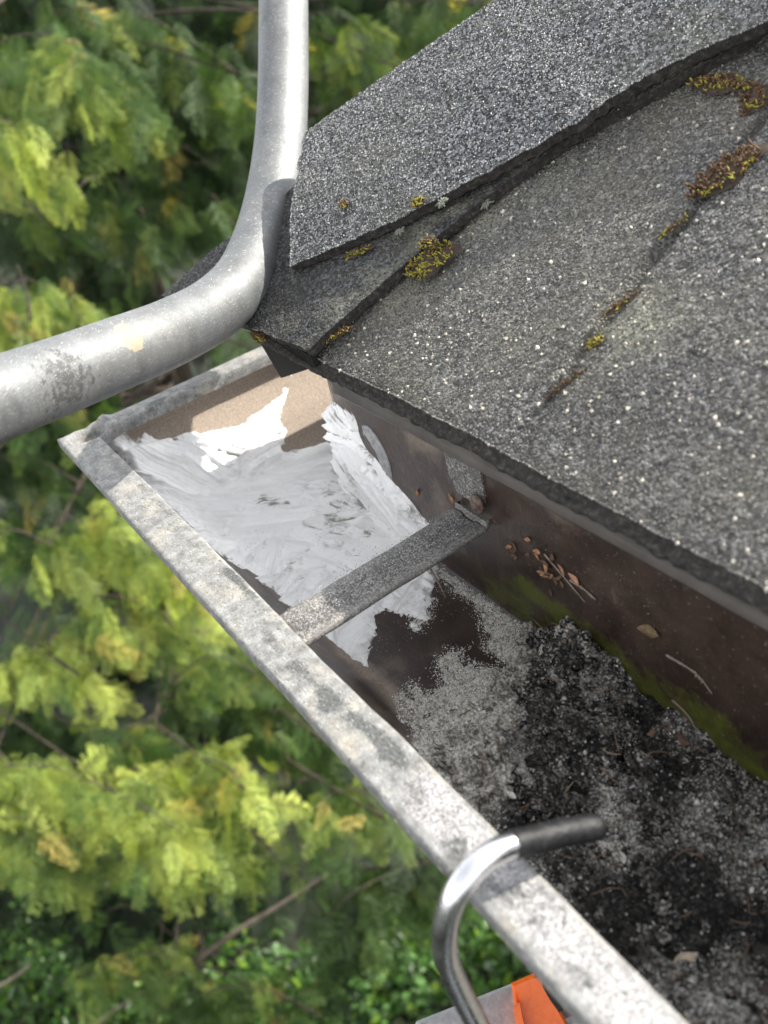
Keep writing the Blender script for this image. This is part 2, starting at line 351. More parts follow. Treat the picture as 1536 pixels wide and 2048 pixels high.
lichen = np.zeros_like(X)
for (u, v, r, a) in [(1275, 655, 1.5, .75), (800, 590, 1.6, .45), (990, 520, 3.2, .22), (900, 800, 2.6, .18), (960, 420, 1.4, .7), (1160, 1010, 2., .12), (1120, 330, 2., .35), (740, 570, 1.2, .5)]:
    c = onroof(u, v); d = np.hypot(X-c[0], Y-c[1])/r; lichen += a*np.exp(-d*d)*(1+1.2*fbm(P0, 1.6, 4, 12))
nu, nv = len(ts), len(ys); RP = np.stack([X, Y, Z], -1); RP[:, 0, 1] += .05*noise(RP[:, 0]*3, 3)
slope = mesh('roof_slope', RP.reshape(-1, 3), gridF(nu, nv), MAT['shingle'], house, {'dirt_dark': np.clip(dirt_dark, 0, 1).ravel(), 'lichen': np.clip(lichen, 0, 1).ravel()})
slope['label'] = 'grey granule covered roof slope facing the camera with a mossy tab slot'
E_ = [RP[:, 0]]
for k, (dy, dz) in enumerate([(.0, -.14), (-.02, -.36), (-.22, -.42), (-.28, -.55), (-.2, -.75), (1.6, -.9)]):
    e = RP[:, 0].copy(); e[:, 1] += dy+.06*noise(e*3, k); e[:, 2] += dz+.10*noise(e*2.2, k+9); E_.append(e)
mesh('shingle_edge', np.stack(E_, 1).reshape(-1, 3), gridF(nu, 7, True), MAT['edge'], slope)
def sample(Pm, iu, iv):
    a = iu.astype(int).clip(0, Pm.shape[0]-2); b = iv.astype(int).clip(0, Pm.shape[1]-2); fa = (iu-a)[:, None]; fb = (iv-b)[:, None]
    return Pm[a, b]*(1-fa)*(1-fb)+Pm[a+1, b]*fa*(1-fb)+Pm[a, b+1]*(1-fa)*fb+Pm[a+1, b+1]*fa*fb
def greys(n, lo, hi, p=1.6, tint=.02):
    g = lo+(hi-lo)*rng.random(n)**p; c = np.stack([g, g, g], 1)*(1+rng.normal(0, tint, (n, 3))); return np.clip(c, .003, .8)
n = 62000; iu = rng.random(n)*206; iv = rng.random(n)*130
k = rng.random(n) < .04; iv[k] = 0
Pg = sample(RP, iu, iv)+RN*.01
di = sample(dirt_dark[..., None], iu, iv)[:, 0]; keep = rng.random(n) > di*.8; Pg = Pg[keep]; n = len(Pg)
cg = .68*greys(n, .035, .32, 1.4)*np.array([1.04, 1., .94]); sz = rng.uniform(.03, .066, n); big = rng.random(n) < .014; sz[big] = rng.uniform(.07, .13, big.sum()); cg[big] = np.array([.50, .46, .38])*rng.uniform(.6, 1.1, (big.sum(), 1))
V, F, C = grains(Pg, sz, cg)
tag(mesh('granules', V, F, MAT['grain'], slope, {'col': C}, smooth=False), kind='stuff')
# the slope beyond the hip
ys2 = np.concatenate([np.arange(0, 40, .5), np.geomspace(40.5, 500, 30)])
T2, H2 = np.meshgrid(ys2, np.arange(0, len(ys), 4), indexing='ij'); X2 = hipx[H2]; Y2 = ys[H2]+T2; xs2 = np.arange(0, len(ys), 4); P2 = np.stack([X2, Y2, zroof(X2, ys[H2])], -1); P2[..., 2] += fbm(P2, .35, 3, 1)*.1
zz = np.zeros(P2.shape[0]*P2.shape[1])
s2 = mesh('roof_slope', P2.reshape(-1, 3), gridF(len(ys2), len(xs2), True), MAT['shingle'], house, {'dirt_dark': zz, 'lichen': zz}); s2['label'] = 'roof slope on the far side of the hip'
E2 = [P2[:, 0]]
for dx, dz in [(.05, -.45), (.18, -.8), (1.6, -.95)]:
    e = P2[:, 0].copy(); e[:, 0] += dx; e[:, 2] += dz+.08*noise(e*2, 4); E2.append(e)
mesh('shingle_edge', np.stack(E2, 1).reshape(-1, 3), gridF(len(ys2), 4), MAT['edge'], s2)
# hip caps: thick slabs laid over the hip, stiff, sticking out beyond it
def cap_slab(name, rows, mat, nL, nW, thick, hang, parent, seed, rag=.12, arch=.25):
    Rk = [onroof(*r[0], r[1]) for r in rows]; Lk = [onroof(*r[2], r[3]) for r in rows]
    hd = np.array([.66, .74, .55*.74]); Rk.append(Rk[-1]+hd*14); Lk.append(Rk[-1]+(Lk[-1]-Rk[-2])); Rk.append(Rk[-1]+hd*14); Lk.append(Lk[-1]+hd*14)
    R = spline(Rk, nL+30); Lf = spline(Lk, nL+30); nL = nL+30
    s = np.linspace(0, 1, nW)[None, :, None]
    G = R[:, None]*(1-s)+Lf[:, None]*s
    G = G+RN*(arch*np.sin(np.pi*s))
    W = (Lf-R)/np.linalg.norm(Lf-R, axis=1)[:, None]
    k = 8; fold = []
    for j in range(1, k+1):
        a = j/k; fold.append(Lf+W*hang*a*.55-np.array([0, 0, 1.])*hang*(a**1.4)*.85)
    G = np.concatenate([G, np.stack(fold, 1)], 1)
    nW2 = G.shape[1]
    lenU = np.gradient(G, axis=0); lenU /= np.linalg.norm(lenU, axis=2)[..., None]
    G[:, 0] += -W*(rag*fbm(G[:, 0], 2.5, 3, seed))[:, None]
    G[0] += -lenU[0]*(rag*1.4*fbm(G[0], 1.5, 4, seed+2))[:, None]
    G = G+RN*(fbm(G, .3, 3, seed+5)*.12+fbm(G, 5., 2, seed+6)*.035)[..., None]
    D = np.zeros(G.shape[:2]); Li = np.zeros(G.shape[:2])
    if seed == 21:
        cl = np.arange(G.shape[1])[None]; Li = .8*np.exp(-((cl-4)/7.)**2)*np.clip(.4+1.3*fbm(G, .8, 4, 3), 0, 1); D = .5*np.clip(fbm(G, .35, 4, 9)+.3, 0, 1)+0*cl
    pt = mesh(name, G.reshape(-1, 3), gridF(nL, nW2, True), mat, parent, {'dirt_dark': D.ravel(), 'lichen': Li.ravel()})
    # rim and underside
    rim = np.concatenate([G[::-1, 0], G[0, 1:], G[1:, -1]]); lay = [rim]
    for q_ in (.35, .7, 1.):
        lay.append(rim-RN*thick*q_+(.05*noise(rim*3, int(q_*9)+seed))[:, None]*np.array([.7, -.7, 0]))
    mesh('slab_edge', np.stack(lay, 1).reshape(-1, 3), gridF(len(rim), 4, True), MAT['edge'], pt)
    U = G-RN*thick*.98; mesh('underside', U[::3, ::3].reshape(-1, 3), gridF(len(range(0, nL, 3)), len(range(0, nW2, 3))), MAT['felt'], pt)
    return G, pt
rows1 = [((617, 702), .75, (322, 592), .75), ((705, 620), .7, (392, 530), .8), ((862, 482), .65, (468, 468), .9), ((1000, 372), .6, (560, 395), 1.), ((1200, 240), .5, (720, 260), 1.1), ((1536, 60), .4, (1000, 110), 1.1)]
rows2 = [((581, 531), 1.55, (613, 264), 2.5), ((700, 480), 1.5, (705, 198), 2.5), ((830, 420), 1.5, (800, 130), 2.5), ((1000, 330), 1.5, (893, 68), 2.5), ((1150, 245), 1.5, (990, 4), 2.5), ((1250, 178), 1.4, (1060, -45), 2.5), ((1536, 38), 1.3, (1180, -120), 2.5), ((1800, -70), 1.3, (1300, -190), 2.5)]
G1, cp1 = cap_slab('hip_cap', rows1, MAT['cap_shaded'], 150, 70, .5, 3., house, 21)
G2, cp2 = cap_slab('hip_cap', rows2, MAT['cap'], 190, 90, .5, 4., house, 31, .16, .3)
cp1['label'] = 'lower hip cap shingle at the roof corner, shade darkened into its colour'; cp2['label'] = 'thick upper hip cap shingle with pale granules'
def cap_grains(G, n, lo, hi, p, parent, smin, smax, w=90, pale=.0):
    iu = rng.random(n)*(G.shape[0]-1); iv = rng.random(n)*(min(w, G.shape[1]-1)); e = rng.random(n); iv[e < .05] = 0; iu[(e > .05) & (e < .08)] = 0
    Pg = sample(G, iu, iv)+RN*.012; c = greys(n, lo, hi, p); b = rng.random(n) < pale; c[b] = np.array([.5, .47, .42])*rng.uniform(.7, 1, (b.sum(), 1))
    V, F, C = grains(Pg, rng.uniform(smin, smax, n), c); tag(mesh('granules', V, F, MAT['grain'], parent, {'col': C}, smooth=False), kind='stuff')
cap_grains(G2, 46000, .01, .42, 1.9, cp2, .03, .07, 97, .05)
cap_grains(G1[:110], 14000, .008, .085, 1.8, cp1, .03, .06, 77, .004)  # grains darkened too for the painted shade on the lower cap
# weathered filler course showing between the caps
rows3 = [((640, 612), 1.0, (640, 520), 1.0), ((720, 560), 1.15, (700, 470), 1.15), ((860, 455), 1.15, (820, 400), 1.2), ((1000, 355), 1.05, (960, 300), 1.1), ((1250, 200), 1., (1200, 120), 1.)]
# black underlay flap and drip edge
p = [onroof(515, 655, .3), onroof(622, 712, .3), onroof(630, 733, -.2), on(562, 756, (0, 1, 0), 11.6), on(512, 672, (0, 1, 0), 11.2)]
p = np.array(p); V = np.concatenate([p, p+np.array([.1, .25, 0])]); F = [[0, 1, 2, 3, 4], [9, 8, 7, 6, 5]]+[[i, (i+1) % 5, 5+(i+1) % 5, 5+i] for i in range(5)]
mesh('underlay_flap', V, F, MAT['felt'], house, smooth=False)
xs = np.concatenate([np.arange(12.75, 60, .4), np.array([80, 120, 250, 500.])]); prof = [(12.6, .1), (11.55, -.45), (11.42, -.55), (11.45, -1.2), (11.5, -1.75), (11.35, -1.95), (11.42, -2.08)]
Pd = np.array([[(x, y, zroof(np.float64(x), 11.)+z-.05) for y, z in prof] for x in xs])
for j in range(7):                                       # slanting cut end
    Pd[0, j, 0] = 12.75+max(0, -(prof[j][1])-.5)*.75; Pd[1, j, 0] = max(Pd[1, j, 0], Pd[0, j, 0]+.1); Pd[2, j, 0] = max(Pd[2, j, 0], Pd[1, j, 0]+.1); Pd[3, j, 0] = max(Pd[3, j, 0], Pd[2, j, 0]+.1)
Pd += fbm(Pd, .5, 2, 4)[..., None]*np.array([0, .04, .03])
de = mesh('drip_edge', Pd.reshape(-1, 3), gridF(len(xs), 7, True), MAT['drip'], house); sm = de.modifiers.new('t', 'SOLIDIFY'); sm.thickness = .0005
# boards, soffit and walls below the eaves
V, F = merge([box((12.35+250, 12.9+.65, -3.8), (500, 1.3, 14)), ]); mesh('fascia_board', V, F, MAT['board'], house, smooth=False)
V, F = merge([box((12.9+.65, 14.2+250, -3.8), (1.3, 500, 14))]); mesh('fascia_board', V, F, MAT['board'], house, smooth=False)
V, F = merge([box((264+12, 28.2, -10.6), (500, 28, 1)), box((28.2, 292, -10.6), (27.5, 499, 1))]); mesh('soffit', V, F, MAT['board'], house, smooth=False)
V, F = merge([box((42+240, 42+2, -155), (480, 4, 289)), box((42+2, 46.1+240, -155), (4, 480, 289))]); mesh('wall', V, F, MAT['siding'], house, smooth=False)

# ================================================================== GUTTER
gut = thing('rain_gutter', 'weathered rain gutter turning the corner, brown inside with white sealant smeared on its joint', 'gutter', (0, 0, 0))
GW = 12.1; GB = -5.25
def arcp(P, n):
    P = np.array(P, float); d = np.concatenate([[0], np.cumsum(np.linalg.norm(np.diff(P, axis=0), axis=1))]); t = np.linspace(0, d[-1], n)
    return np.stack([np.interp(t, d, P[:, 0]), np.interp(t, d, P[:, 1])], 1)
inner = [(.45, -.6), (.55, -1.5), (.9, -2.2), (1.7, -2.9), (3.1, -3.7), (4.2, -4.85), (4.9, GB), (8, GB-.03), (11.5, GB), (11.95, GB+.25), (GW, GB+.8), (GW, 0), (GW, 3.2)]
prof = arcp(inner, 110)
# normals (pointing into the trough)
tg = np.gradient(prof, axis=0); tg /= np.linalg.norm(tg, axis=1)[:, None]; nrm = np.stack([-tg[:, 1], tg[:, 0]], 1)
for _ in range(4): nrm[1:-1] = (nrm[:-2]+nrm[1:-1]*2+nrm[2:])/4
nrm /= np.linalg.norm(nrm, axis=1)[:, None]
def sweep(prof, along, run, off=None, nrm=None):
    """prof (n,2) of (d,z); along: distances beyond the outer corner; run 0 along x, 1 along y"""
    A, D = np.meshgrid(along, prof[:, 0], indexing='ij'); Zp = np.broadcast_to(prof[:, 1], A.shape).copy()
    frac = along/along[-1]
    Lx = D+frac[:, None]*(along[-1]-D)
    if off is not None: Lx = Lx+off*nrm[:, 0]*np.exp(-(Lx-D)/.8); D = D+off*nrm[:, 0]; Zp = Zp+off*nrm[:, 1]; 
    Pw = np.stack([Lx, D, Zp], -1) if run == 0 else np.stack([D, Lx, Zp], -1)
    return Pw
along1 = np.concatenate([np.arange(0, 60, .25), np.array([70, 90, 150, 300, 520.])]); along2 = np.concatenate([np.arange(0, 40, .25), np.array([50, 80, 150, 300, 520.])])
def gmap(a): return a
def dustalg(Pw, run):
    x, y, z = Pw[..., 0], Pw[..., 1], Pw[..., 2]
    if run == 0:
        back = y > 11.9
        du = np.where(back, .05+.35*np.exp(-((x-20.5)/2.)**2)*(z > -4), .12+.5*sstep(4.0, 4.8, y)*sstep(5.6, 5., y)+.25*sstep(12, 19, x)*sstep(4.5, 3., y))
        al = back*(.28*sstep(-.5, -3.5, z)+.95*sstep(-1.6+.10*(x-27), -3.6, z)*sstep(21, 27, x)*(.5+.5*fbm(Pw, .35, 3, 4))+.75*np.exp(-((x-27)/1.)**2-((z+2.6)/.7)**2)+.6*np.exp(-((x-29.)/.9)**2-((z+2.9)/.6)**2))
    else:
        du = np.where(x < 11.9, .95-.35*sstep(4.2, 5.4, x), .3); al = np.zeros_like(x)
    du = du+.3*fbm(Pw, .4, 3, 2)
    return np.clip(du, 0, 1), np.clip(al, 0, 1)
def fixmesh(name, Pw, run, mat, parent, attrs):
    return mesh(name, Pw.reshape(-1, 3), gridF(Pw.shape[0], Pw.shape[1], run == 0), mat, parent, attrs)
for run, al_ in ((0, along1), (1, along2)):
    # dense near the corner, but a straight run far away
    Lm = 60. if run == 0 else 40.
    A = al_[al_ < Lm]; Pw = sweep(prof, A, run); far = Pw[-1].copy(); ext = []
    for L in al_[al_ >= Lm]:
        e = far.copy(); e[:, run] = L; ext.append(e)
    Pw = np.concatenate([Pw, np.array(ext)]); Pw[..., 2] += fbm(Pw, .12, 2, 3)*.06*(Pw[..., 2] < -1)
    du, ag = dustalg(Pw, run)
    o = fixmesh('trough', Pw, run, MAT['trough'], gut, {'dust': du.ravel(), 'algae': ag.ravel()})
    s_ = o.modifiers.new('t', 'SOLIDIFY'); s_.thickness = .0006; s_.offset = -1
    # lip
    lp = arcp([(2.0, -.75), (2.02, -.3), (1.98, -.06), (1.88, 0), (1., .02), (.12, 0), (.02, -.05), (0, -.14), (.0, -.62), (.1, -.8), (.35, -.95), (.75, -1.0)], 64)
    Pl = sweep(lp, A, run); far = Pl[-1].copy(); ext = []
    for L in al_[al_ >= Lm]:
        e = far.copy(); e[:, run] = L; ext.append(e)
    Pl = np.concatenate([Pl, np.array(ext)])
    if run == 1: Pl[..., 0] *= 1-.33*sstep(1.5, 4, Pl[..., 1])
    x, y = Pl[..., 0], Pl[..., 1]; Lo, D = (x, y) if run == 0 else (y, x)
    Pl[..., 2] += fbm(Pl, .18, 3, 6)*.10*sstep(0, 4, Lo); W_ = fbm(Pl*np.array([1, 1, 0]), .15, 3, 8)*.14+fbm(Pl*np.array([1, 1, 0]), .7, 2, 9)*.03; Pl[..., 1 if run == 0 else 0] += W_*sstep(0, 6, Lo)*(D > .1)
    # crumpled corner pocket where the two lips were cut and bent
    dent = np.exp(-(((x-.95)/.72)**2+((y-1.65)/1.)**2)**2.2)*1.0*(Pl[..., 2] > -.4); Pl[..., 2] -= dent
    if run == 1: Pl[..., 2] += .28*np.exp(-((y-2.9)/.35)**2)*(D > .1)*(D < 1.95)*(Pl[..., 2] > -.4)+.10*fbm(Pl, 2.2, 3, 4)*np.exp(-(y/4)**2)
    else: Pl[..., 2] += .08*fbm(Pl, 2.2, 3, 4)*np.exp(-(x/3)**2)
    st = np.zeros_like(x)
    if run == 0:
        for (cx, cy, rx, ry, a) in [(14.2, 1.25, .8, .35, .6), (20.0, 1.75, 1.4, .22, .9), (19.2, 1.75, .7, .3, .6), (24.2, .95, .55, .35, .85), (25.1, .95, .4, .3, .6), (26.3, .95, .55, .42, .95), (27.1, 1., .45, .35, .6), (28.2, 1., .6, .4, .75), (28.9, .8, .4, .4, .8),
                                    (29.6, 1.1, 1.2, .4, .55), (31.6, 1.35, 1.2, .35, .75), (32.5, 1.3, .9, .35, .95), (32.2, .8, .3, .25, .6), (30.6, 1.3, 1., .3, .4), (37, .8, 2, .5, .35), (42., .6, 1.2, .4, .5), (9, 1.6, 1.5, .2, .45), (12, 1.5, 1., .3, .35)]:
            st += a*np.exp(-(((x-cx)/rx)**2+((y-cy)/ry)**2)**1.4)
        grit = sstep(33.2, 34.2, x+.5*fbm(Pl, .8, 3, 2))*sstep(.25, .5, y)*sstep(1.95, 1.7, y); st = st+.42*grit*sstep(-.1, .35, fbm(Pl, .5, 3, 33))+.35*sstep(.9, .2, np.abs(y-1.75)/.3)*(fbm(Pl, .6, 3, 5) > .1)*.5
    else:
        for (cx, cy, rx, ry, a) in [(1., 6.2, .35, .8, .55), (1.2, 8.5, .3, .6, .5), (.8, 4.2, .5, .4, .5)]: st += a*np.exp(-(((x-cx)/rx)**2+((y-cy)/ry)**2)**1.4)
        grit = np.zeros_like(x)
    st = st+.3*(Pl[..., 2] < -.3)*(D < .3)+.42*sstep(.12, .5, fbm(Pl, .9, 4, 55))*sstep(1, 5, Lo)+.25*sstep(.2, .5, fbm(Pl, 2.6, 3, 56))
    fixmesh('front_lip', Pl, run, MAT['lip'], gut, {'stain': np.clip(st, 0, 1).ravel(), 'grit': np.clip(grit, 0, 1).ravel()})
# sealant: its own body on the trough's inner faces
sealA = [(-.5, -.5), (.4, 2.2), (.9, 2.3), (4.2, 2.6), (5.0, 2.9), (11.0, 3.0), (13.1, 3.6), (15.3, 3.8), (16.9, 4.1), (19.3, 4.3), (21.0, 4.5), (22.7, 4.6), (24.3, 4.8), (23.0, 6.3), (21.4, 7.6), (22.1, 8.0), (23.3, 7.9), (23.5, 8.6), (23.4, 9.4), (21.7, 10.7), (20.4, 12.3), (18, 13.5), (12.1, 13), (11.4, 12.6), (10.1, 12.9), (6.2, 14.9), (4.9, 13.4), (4.3, 11.8), (4.0, 12.7), (3.2, 13.0), (2.1, 14.6), (1.1, 15.3), (.6, 15.2), (1.1, 13.2), (1.7, 11.4), (1.6, 8.9), (.9, 6.3), (.4, 4.9), (.2, 3.5)]
sealB = [(11, -7), (11, 1.6), (13.4, 1.5), (14.2, 1.2), (14.9, -.2), (16.2, -.6), (17.2, -1.2), (18.6, -2.0), (20.2, -2.7), (20.6, -5.6)]
def brush(P2, ang, s): # streaks along a direction
    c, s_ = np.cos(ang), np.sin(ang); u = P2[..., 0]*c+P2[..., 1]*s_; v = -P2[..., 0]*s_+P2[..., 1]*c
    warp = fbm(np.stack([P2[..., 0], P2[..., 1], P2[..., 2]], -1), .35, 3, s)*1.6
    return fbm(np.stack([u*.22, (v+warp)*2.1, u*0+s], -1), 1., 4, s)
def seal_run(run, Lm):
    Pf = arcp(inner[:-1]+[(GW, 1.8)], 330); tg = np.gradient(Pf, axis=0); tg /= np.linalg.norm(tg, axis=1)[:, None]; nr = np.stack([-tg[:, 1], tg[:, 0]], 1)
    for _ in range(30): nr[1:-1] = (nr[:-2]+nr[1:-1]*2+nr[2:])/4
    nr /= np.linalg.norm(nr, axis=1)[:, None]
    A = np.linspace(0, Lm, 640 if run == 0 else 420); Pw = sweep(Pf, A, run)
    x, y, z = Pw[..., 0], Pw[..., 1], Pw[..., 2]
    wob = fbm(Pw, .7, 3, 3)*.6+fbm(Pw, 3., 2, 4)*.10
    d = polysd(x, y, sealA)
    back = (y > 11.9) if run == 0 else (x > 11.9)
    wall = np.where(back & (z > GB+.7), (polysd(x, z, sealB) if run == 0 else np.minimum(.9-(y-12.1), 1.2-np.maximum(0, z+2))), d)
    fray = fbm(np.stack([x*.35, y*2.2, z*.5], -1), 1, 3, 8)*.5
    sd = wall+wob*(1-.45*sstep(17, 19, x))+np.where(x > 18, fray*.7, 0)
    edge = sstep(-.05, .9, sd)
    # overlapping brush strokes, each with its own bristle lines
    sr = np.random.default_rng(5); hgt = .12+.08*fbm(Pw, .35, 3, 7); groove = np.zeros_like(x)
    zc = np.where(back, z+12, 0.)
    for kq in range(210):
        if kq < 165:
            cx, cy = sr.uniform(0, 26), sr.uniform(1, 14)
            if cx > 12 and cy > 12: continue
            an = .78+sr.normal(0, .2) if abs(cx-cy) < 4.5 else (.25+sr.normal(0, .25) if cy > 8.5 else 1.75+sr.normal(0, .35))
            if cy > cx+4.5: an = 1.35+sr.normal(0, .3)
            U0, V0 = x-cx, y-cy; onb = ~back
        else:
            cx, cy = sr.uniform(12, 20), sr.uniform(-5, 1.5); an = -.55+sr.normal(0, .35); U0, V0 = x-cx, z-cy; onb = back
        c_, s_ = math.cos(an), math.sin(an); cu = sr.normal(0, .05); U = U0*c_+V0*s_; Vv = -U0*s_+V0*c_+cu*U*U; L2, W2 = sr.uniform(1.2, 3.4), sr.uniform(.45, 1.1)
        ra, rb_, rc_ = sr.uniform(.06, .34), sr.uniform(.3, 1.6), sr.random()
        ix = np.where((np.abs(Vv) < W2*1.25) & (np.abs(U) < L2*1.5) & onb)
        if not len(ix[0]): continue
        U, Vv = U[ix], Vv[ix]; z0 = U*0
        wm = sstep(1.1, .8, np.abs(Vv)/W2)*sstep(1.15, .85, np.abs(U)/L2+.25*noise(np.stack([Vv*5, z0, z0+kq], -1), 2))
        br = noise(np.stack([Vv*8+3*kq, U*.35, z0+kq*.7], -1), 3)*.6+noise(np.stack([Vv*19, U*.5, z0+kq], -1), 4)*.4
        hb = ra+br*.085+.28*np.exp(-((np.abs(Vv)/W2-.93)/.13)**2)+.16*np.exp(-((U/L2-.92)/.1)**2)
        hgt[ix] = hgt[ix]*(1-wm)+hb*wm; gr_ = np.clip(-br-.02, 0, 1)*rb_+.8*np.exp(-((np.abs(Vv)/W2-1.08)/.08)**2)*rc_; groove[ix] = groove[ix]*(1-wm)+gr_*wm
    hgt += .16*np.clip(fbm(Pw, .9, 4, 14), 0, 1)+.05*np.abs(fbm(Pw, 2.2, 3, 15))
    # raised bead along the mitre and the inside corner
    mit = np.exp(-(((x-y)/1.3)**2))*(.25+.2*fbm(Pw, .9, 3, 5)); hgt += mit*(y < 12)
    vert = np.exp(-(((x if run == 0 else y)-12.4)/.9)**2)*back*.3; hgt += vert
    hgt += .75*np.exp(-(((x-1.1)/.9)**2+((y-3.2)/1.3)**2)**1.3)      # lump under the crumpled corner
    hgt = np.maximum(hgt, .13+.03*noise(Pw*3, 2)); off = edge*hgt-.12*(1-edge)
    off = np.where(sd < -.25, -.14, off)
    P3 = sweep(Pf, A, run, off, nr)
    cre = groove*(.45+.95*sstep(-.25, .35, fbm(Pw, .4, 3, 71)))+.2*sstep(.0, .5, fbm(Pw, .22, 4, 72))*sstep(6, 12, x)+.28*np.exp(-(((x-y-.8+.8*fbm(Pw, .5, 2, 3))/.45)**2))*(.5+fbm(Pw, 1, 3, 4))+.4*sstep(.5, .0, sd)*sstep(9, 14, x)+.35*sstep(10, 20, x)*(y > 6)*(.5+.8*fbm(Pw, .5, 3, 19))  # dirty streaks, plus crevice shade painted along the stroke grooves
    for (cx, cy, rr, a) in [(9.2, 8.3, .35, 1.3), (9.6, 8.9, .25, 1.), (8.2, 8.2, .25, .8), (15.4, 10.8, .3, 1.), (14, 9.6, .6, .5), (12, 6, .3, .6), (10.6, 11.2, .5, .5), (5.2, 12.4, .7, .6)]: cre += a*np.exp(-((x-cx)**2+(y-cy)**2)/rr**2)*(~back)
    cre += .55*sstep(.1, .5, fbm(Pw, .7, 4, 91))*sstep(6, 14, x); cre *= 1.15*(.75+.7*fbm(Pw, 2, 3, 44))
    ok = (sd > -.6); keep = ok[:-1, :-1] | ok[1:, :-1] | ok[:-1, 1:] | ok[1:, 1:]
    F = gridF(*x.shape, run == 0)[keep.ravel()]
    used = np.unique(F); mp = np.full(x.size, -1); mp[used] = np.arange(len(used))
    o = mesh('sealant', P3.reshape(-1, 3)[used], mp[F], MAT['seal'], gut, {'dirt_dark': np.clip(cre, 0, 1).ravel()[used], 'feather': sstep(.9, .0, sd).ravel()[used]})
    return P3
SP = seal_run(0, 26.); seal_run(1, 17.)
# grey smear of old sealant curled on the back wall
cc = []
for k in range(7):
    a0 = k*.23; pts = []
    for t in np.linspace(0, 1, 9):
        th = 2.6-2.9*t; rr = .85-.09*k; pts.append((15.5+rr*1.25*math.cos(th)+.25*t, 11.95, -.2+rr*1.5*math.sin(th)-1.1*t*t))
    V, F = tube(spline(pts, 30), np.concatenate([np.linspace(.05, .2, 10), np.full(14, .2), np.linspace(.2, .06, 6)]), 8); V[:, 1] = GW-.02-(GW-V[:, 1]-.15)*.8*(GW-V[:, 1] > .05); V[:, 1] += .04*noise(V*3, k); cc.append((V, F))
V, F = merge(cc); o = mesh('sealant', V, F, MAT['seal2'], gut); o['label'] = 'grey curl of old sealant on the back wall'
# hanger strap with its nail
x0 = 23.08; sp = [(-.02, -.24), (0, -.2), (0, -.03), (.04, .02), (.5, .02), (.72, -.1), (1.36, -.1), (1.58, .02), (2.02, .02), (2.06, -.03), (2.06, -.2), (2.04, -.24)]
yy = np.concatenate([np.linspace(1.7, 11.7, 60), 11.7+.32*np.sin(np.linspace(.1, 1.57, 8))]); rows = []
for y in yy:
    t = max(0, (y-11.7)/.32); up = (1-math.sqrt(max(0, 1-t*t)))*.35
    rows.append([(x0+a+.0*y, y-(.25*t if b > -.2 else 0), b*(1-.6*t)-.22+up) for a, b in sp])
P = np.array(rows); P[..., 2] += fbm(P, .5, 2, 9)*.06; P[..., 0] += (P[..., 1]-2)*(-.03)
rim = np.tile([.3, .5, .7, .4, .15, 0, 0, 0, .2, .5, .1, 0], (len(yy), 1)); o = mesh('hanger_strap', P.reshape(-1, 3), gridF(len(yy), len(sp)), MAT['strap'], gut, {'rim': rim.ravel()}); s_ = o.modifiers.new('t', 'SOLIDIFY'); s_.thickness = .0006  # rim paints edge highlights on the folds, left side brighter than right
pl_ = np.array([(22.3, 2.9), (22.45, 1.4), (22.9, .6), (24.6, .5), (24.95, 1.3), (24.9, 2.6), (24.5, 3.4), (23.4, 3.2)]); n_ = len(pl_)
V = np.concatenate([np.stack([pl_[:, 0]-.15, np.full(n_, 11.93), pl_[:, 1]], 1), np.stack([pl_[:, 0]-.15, np.full(n_, 12.05), pl_[:, 1]], 1)]); F = [list(range(n_))[::-1], list(range(n_, 2*n_))]+[[i, (i+1) % n_, n_+(i+1) % n_, n_+i] for i in range(n_)]
pl2 = mesh('hanger_plate', V, F, MAT['strap'], gut, smooth=False)
nc = on(959, 1006, (0, 1, 0), 11.8); th = np.linspace(0, 2*np.pi, 24, endpoint=False); Vn = []
for r_, yo in ((.2, .25), (.2, -.05), (.48, -.05), (.52, -.12), (.48, -.22), (.3, -.3), (.02, -.33)):
    Vn.append(np.stack([nc[0]+r_*np.cos(th)*.85, np.full(24, nc[1]+yo), nc[2]+r_*np.sin(th)], 1))
Vn = np.concatenate(Vn); F = [[i*24+j, i*24+(j+1) % 24, (i+1)*24+(j+1) % 24, (i+1)*24+j] for i in range(6) for j in range(24)]
mesh('nail', Vn, F, MAT['nail'], gut)
# more hangers further along, out of the picture but part of the gutter
for hx in (62., 102., 142.):
    V, F = box((hx, 6.9, -.05), (2, 10.3, .12), bev=.03); mesh('hanger_strap', V, F, MAT['strap'], gut, smooth=False)

# ================================================================== DEBRIS IN THE GUTTER
brown = [(20.9, 7.9), (22.8, 5.9), (24.9, 5.1), (25.3, 5.9), (26.1, 6.6), (25.3, 7.6), (25.1, 8.5), (25.9, 9.2), (27.0, 9.7), (25.9, 10.2), (23.4, 10.9), (21.8, 10.7), (23.3, 9.1), (23.4, 8.0)]
fing = [(25.4, 9.9), (27.9, 9.7), (27.3, 8.9), (26.0, 8.7)]
xa = np.concatenate([np.arange(19.5, 50, .09), np.arange(50, 90, .6), [140, 300, 520]]); ya = np.concatenate([np.linspace(1.2, 12.05, 118)])
X, Y = np.meshgrid(xa, ya, indexing='ij'); P = np.stack([X, Y, X*0], -1)
floor = np.interp(np.minimum(Y, X), prof[:, 0][:np.searchsorted(prof[:, 0], 11.99)], prof[:, 1][:np.searchsorted(prof[:, 0], 11.99)]); floor = np.where(Y > 11.4, GB+.1, floor)
